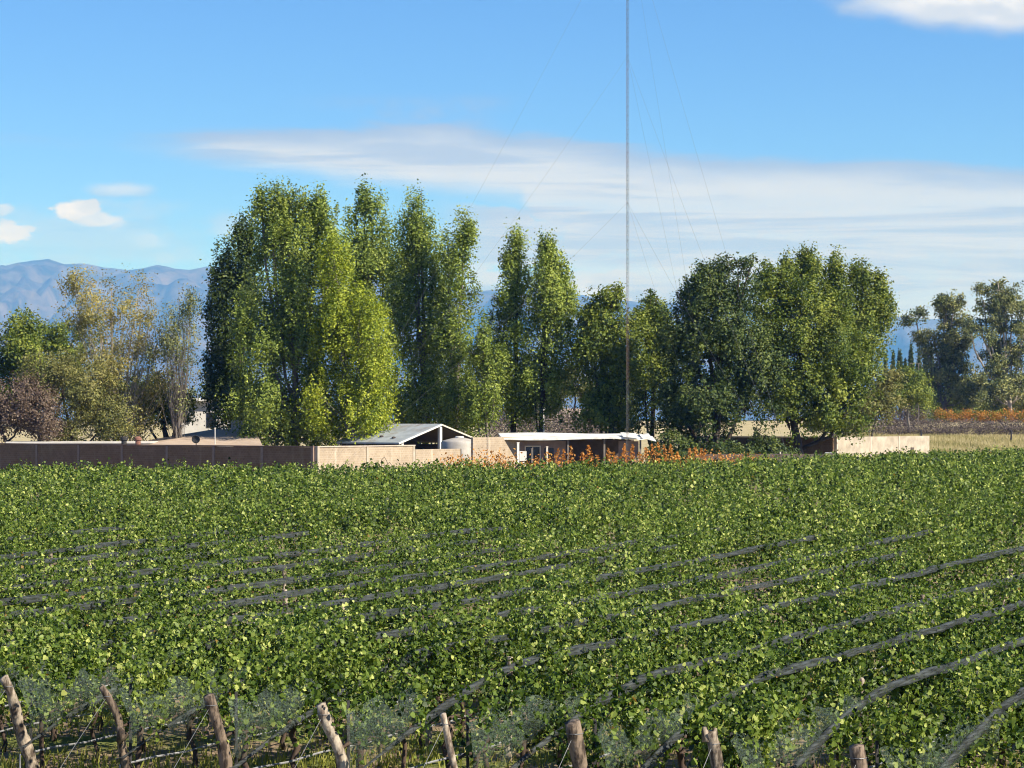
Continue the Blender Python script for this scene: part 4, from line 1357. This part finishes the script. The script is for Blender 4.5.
# end posts ----------------------------------------------------------------
EP = [  # k, label, top radius, foot radius, lean along the row (m), sideways lean, height, material, crook
    (0, 'thick grey-brown leaning end post cut by the left edge of the photo', 0.085, 0.125, 0.40, 0.0, 1.62, POSTWOOD, 0.07),
    (1, 'knotted leaning end post with a pale top, second from the left', 0.055, 0.095, 0.36, 0.0, 1.60, POSTBROWN, 0.10),
    (2, 'straight brown leaning end post with a flat pale top, third from the left', 0.085, 0.11, 0.34, 0.0, 1.60, POSTBROWN, 0.03),
    (3, 'pale bleached end post with a knob halfway up, fourth from the left', 0.085, 0.105, 0.34, 0.0, 1.60, POSTPALE, 0.08),
    (4, 'thin pale pole-like end post, slimmest of all', 0.045, 0.07, 0.34, 0.0, 1.60, POSTPALE, 0.01),
    (5, 'fat brown end post with a broad flat-cut top right of the centre', 0.115, 0.135, 0.32, 0.0, 1.62, POSTBROWN, 0.03),
    (6, 'pale grey end post with a split forked top', 0.085, 0.11, 0.30, 0.0, 1.63, POSTWOOD, 0.05),
    (7, 'dark brown stump-like end post, lowest on the right', 0.105, 0.13, 0.15, 0.0, 1.60, POSTBROWN, 0.02)]
for (k, lb, r1, r0, ln, sd_, h_, mt_, crook) in EP:
    E = E0 + k * SP * dN
    tx, ty = E                      # the top stands at the row end
    fx, fy = E + ln * dT * 1.25 + np.array([ln * 0.35, 0])
    z0 = float(gz(0, E[1]))
    e = empty('end_post', (fx, fy, z0), lb, 'post', 'leaning end posts of the vine rows')
    pts, rad = [], []
    rs = np.random.default_rng(40 + k)
    for j in range(13):
        f = j / 12
        bow = math.sin(f * math.pi * 1.0) * crook + 0.4 * crook * math.sin(f * 9 + k)
        pts.append((fx + (tx - fx) * f + bow, fy + (ty - fy) * f, z0 - 0.15 + (h_ + 0.15) * f))
        rad.append(0.88 * (r0 + (r1 - r0) * f) * (1 + rs.uniform(-0.14, 0.14)))
    mb = MB()
    mb.tube(pts, rad, 12)
    if k == 6:
        p = pts[-1]
        mb.tube([(p[0] - .05, p[1], p[2] - .12), (p[0] - .07, p[1], p[2] + .07)], [0.06, 0.035], 7)
        mb.tube([(p[0] + .05, p[1], p[2] - .14), (p[0] + .06, p[1] + .02, p[2] + .05)], [0.05, 0.03], 7)
    if k in (1, 3):
        p = pts[7 if k == 1 else 5]
        mb.tube([(p[0] - .02, p[1] - .05, p[2] - .12), (p[0] - .05 * (1 if k == 3 else -1), p[1] - .08, p[2]), (p[0] - .02, p[1] - .04, p[2] + .12)], [0.05, 0.085, 0.045], 8)
    mb.build('shaft', mt_, e, True)
    # wire ties round the head and the guy to the ground anchor
    p = pts[-2]
    MB().tube([(p[0] + (rad[-2] + .004) * math.cos(a), p[1] + (rad[-2] + .004) * math.sin(a), p[2]) for a in np.linspace(0, 2 * math.pi, 13)], 0.005, 4, False).build('wire_tie', WIREM, e)
    an = E - 1.5 * dT
    MB().tube([p, (an[0], an[1], z0 + 0.02)], 0.0045, 4, False).build('anchor_wire', WIREM, e)
    # dark metal stake beside it
    sx, sy = E + 0.55 * dT + np.array([0.06, 0])
    lbs = lb.split(' end post')[0]
    st = MB()
    for dx, dy, w1, w2 in ((0, 0, 0.045, 0.012), (0, 0.018, 0.012, 0.03)):
        st.box((sx + dx, sy + dy, z0 + 0.78), (w1, w2, 1.62), 0.4)
    o = st.build('metal_stake', METAL_DARK)
    which = ['thick post at the left edge', 'knotted post', 'straight brown post third from the left', 'pale knobbly post', 'thin pale pole-like post', 'fat brown flat-cut post', 'fork-topped post', 'dark stump-like post'][k]
    tag(o, 'thin dark metal stake upright beside the ' + which, 'stake', 'metal stakes by the end posts')

# inner trellis posts ---------------------------------------------------------
for k in range(-12, K1 + 1):
    lim = row_limits(k)
    if lim is None:
        continue
    E, ta, tb, te = lim
    for j in range(8):
        t = 5.2 + ((k * 37) % 10) * 0.25 + j * 6.5
        if not (ta < t < tb):
            continue
        x, y = E + t * dT
        if y > 62:
            continue
        z = float(gz(x, y))
        hh_ = 1.62 + random.uniform(-0.05, 0.1)
        o = MB().tube([(0, 0, -0.05), (0.01, 0, hh_ * 0.5), (random.uniform(-.03, .03), 0, hh_)], [0.06, 0.055, 0.05], 8).build('trellis_post', POSTPALE)
        o.location = (x - 0.08 * dN[0], y - 0.08 * dN[1], z)
        tag(o, 'weathered pale trellis post standing inside the leafy rows, one of many', 'post', 'trellis posts inside the vine rows')

# nets -----------------------------------------------------------------------
for k in range(-11, K1 + 1):
    lim = row_limits(k)
    if lim is None:
        continue
    E, ta, tb, te = lim
    t_end = min(tb, (63 + 5 * math.sin(k * 2.3) - E[1]) / dT[1])
    if t_end - ta < 2:
        continue
    ts = np.arange(max(ta, -0.1), t_end, 0.22)
    base = 1.69 + 0.035 * lin_noise(ts, 900 + k, 7.0) + 0.015 * lin_noise(ts, 910 + k, 0.9)
    dropping = np.clip((ts - 0.1) / 5.2, 0, 1)
    dropping = dropping * (1.55 - 0.55 * dropping)
    hh = 0.55 + (base - 0.55) * np.minimum(dropping, 1) - (0.10 if k in (4,) else 0.0)
    lat = (0.47 if k >= 4 else 0.35) + (0.04 if k >= 4 else 0.13) * sstep(ts, 5, 17) - 0.22 * sstep(ts, t_end - 9, t_end) + 0.02 * lin_noise(ts, 920 + k, 1.6) + 0.025 * lin_noise(ts, 930 + k, 8.0) - (0.03 + 0.008 * max(0, 3 - k)) * (k < 3)
    wid = 0.058 + 0.018 * lin_noise(ts, 940 + k, 0.8) - 0.045 * (1 - dropping)
    prof_ = [(0.55, 1.0), (0.85, 0.35), (0.60, -0.45), (0.95, -1.05), (0.1, -1.25), (-0.45, -0.5), (-0.35, 0.4), (0.0, 0.95)]
    V, FF = [], []
    m_ = len(prof_)
    rs = np.random.default_rng(700 + k)
    for i, t in enumerate(ts):
        for (a, b) in prof_:
            la = lat[i] + a * 0.08 * (0.45 + 0.55 * dropping[i]) * (1 + rs.uniform(-0.25, 0.25))
            x, y = E + t * dT + la * dN
            V.append((x, y, float(gz(x, y)) + hh[i] + b * wid[i] * (1 + rs.uniform(-0.12, 0.12))))
    for i in range(len(ts) - 1):
        for q in range(m_):
            q2 = (q + 1) % m_
            FF.append((i * m_ + q, i * m_ + q2, (i + 1) * m_ + q2, (i + 1) * m_ + q))
    if 0 <= k <= 7:
        which = ['thick post cut by the left edge', 'knotted post second from the left', 'straight brown post third from the left', 'pale knobbly post', 'thin pale pole-like post', 'fat brown flat-cut post', 'fork-topped post', 'dark stump-like post'][k]
        lb, gp = 'dark hail net along the row ending at the ' + which, 'hail nets on the rows with end posts in view'
    elif k > 7:
        lb, gp = ['dark grey hail net on the row next to the right-hand stump post', 'dark grey hail net at the lower right edge', 'dark grey hail net in the bottom right corner', 'dark grey hail net past the bottom right corner'][k - 8], 'hail nets on the rows with end posts in view'
    else:
        lb, gp = 'dark grey hail net strip showing in gaps of the packed leafy rows farther back', 'hail nets on the rows farther back'
    root = empty('hail_net', (V[0][0], V[0][1], V[0][2]), lb, 'net', gp)
    o = np.array(root.location)
    link_mesh('gathered_net', np.array(V) - o, FF, NET, root, True)
    # the loose sheet spread over the side of the row at its end
    if k >= -3 and ta < 1.0:
        Ls = {0: 4.0, 1: 3.2, 2: 2.2, 3: 2.4, 4: 3.4, 5: 3.2, 6: 4.6, 7: 5.5, 8: 7.0, 9: 8.0}.get(k, 3.5)
        tv = np.arange(max(ta, 0.0) + 0.02, max(ta, 0) + Ls, 0.16)
        V, FF = [], []
        nr = 9
        rs = np.random.default_rng(800 + k)
        for i, t in enumerate(tv):
            f = (t - tv[0]) / Ls
            zt = 1.66 - 0.12 * (1 - f) + 0.05 * math.sin(t * 5.3 + k)
            zl = (0.62 + 0.2 * f + 0.10 * math.sin(t * 2.2 + k) + 0.05 * math.sin(t * 7.1 + k)) + 0.7 * f ** 2.5
            for j in range(nr):
                g_ = j / (nr - 1)
                la = 0.30 + 0.20 * math.sin(g_ * math.pi) + 0.05 * math.sin(t * 3.1 + g_ * 4 + k) + 0.035 * math.sin(t * 9 + g_ * 7) + rs.uniform(-0.015, 0.015)
                x, y = E + t * dT + la * dN
                V.append((x, y, float(gz(x, y)) + zl + (zt - zl) * g_))
        for i in range(len(tv) - 1):
            for j in range(nr - 1):
                FF.append((i * nr + j, (i + 1) * nr + j, (i + 1) * nr + j + 1, i * nr + j + 1))
        link_mesh('loose_sheet', np.array(V) - o, FF, NETSHEET, root, True)

# drip hoses -------------------------------------------------------------------
for k in range(-4, 8):
    E = E0 + k * SP * dN
    lim = row_limits(k)
    if lim is None:
        continue
    t0_ = max(0.3, lim[1])
    pts = []
    for j in range(24):
        t = t0_ + j * 0.8
        x, y = E + t * dT + 0.08 * dN
        pts.append((x, y, float(gz(x, y)) + 0.42 - 0.05 * abs(math.sin(t * 2.5))))
    pts = [(pts[0][0] - .0, pts[0][1], pts[0][2] - 0.3)] + pts
    o = MB().tube(pts, 0.017, 6).build('drip_hose', HOSE)
    if 0 <= k <= 7:
        tag(o, 'pale drip hose under the row ending at the ' + ['thick left-edge post', 'knotted post', 'straight brown post', 'pale knobbly post', 'thin pale pole-like post', 'fat brown post', 'fork-topped post', 'dark stump-like post'][k], 'hose', 'drip hoses under the rows')
    else:
        tag(o, 'pale drip hose low under the rows left of the first end post', 'hose', 'drip hoses under the left rows')

# grass and weeds under the near rows --------------------------------------------
n = 60000
Yg = rng.uniform(26, 52, n)
Xg = rng.uniform(-0.30, 0.30, n) * Yg
cl = fbm2(Xg, Yg, 77, 4, 1.1) + 0.4 * fbm2(Xg, Yg, 78, 3, 4.0)
keep = rng.uniform(-1.2, 1.0, n) < cl
Xg, Yg, cl = Xg[keep], Yg[keep], cl[keep]
n = len(Xg)
Zg = gz(Xg, Yg)
hh = rng.uniform(0.08, 0.30, n) * (0.8 + 0.35 * np.clip(cl, 0, 1.5))
wv_ = rng.uniform(0.008, 0.022, n)
an = rng.uniform(0, 6.28, n)
dx, dy = np.cos(an) * wv_, np.sin(an) * wv_
lx, ly = rng.normal(0, 0.3, n) * hh, rng.normal(0, 0.3, n) * hh
A1 = np.stack([Xg - dx, Yg - dy, Zg - 0.01], -1)
A2 = np.stack([Xg + dx, Yg + dy, Zg - 0.01], -1)
A3 = np.stack([Xg + lx, Yg + ly, Zg + hh], -1)
o = fast_mesh('grass', np.stack([A1, A2, A3], 1).reshape(-1, 3), 3, GRASSM, None, np.clip(0.45 + 0.25 * fbm2(Xg, Yg, 80, 3, 1.7) + rng.normal(0, 0.2, n), 0, 1))
tag(o, 'yellow-green grass and weeds on the soil under the vines', 'grass', kind='stuff')

S.render.engine = 'CYCLES'
S.cycles.transparent_max_bounces = 12
S.cycles.max_bounces = 6
S.cycles.diffuse_bounces = 3
S.cycles.volume_bounces = 0
S.cycles.filter_width = 1.1
S.cycles.use_denoising = True
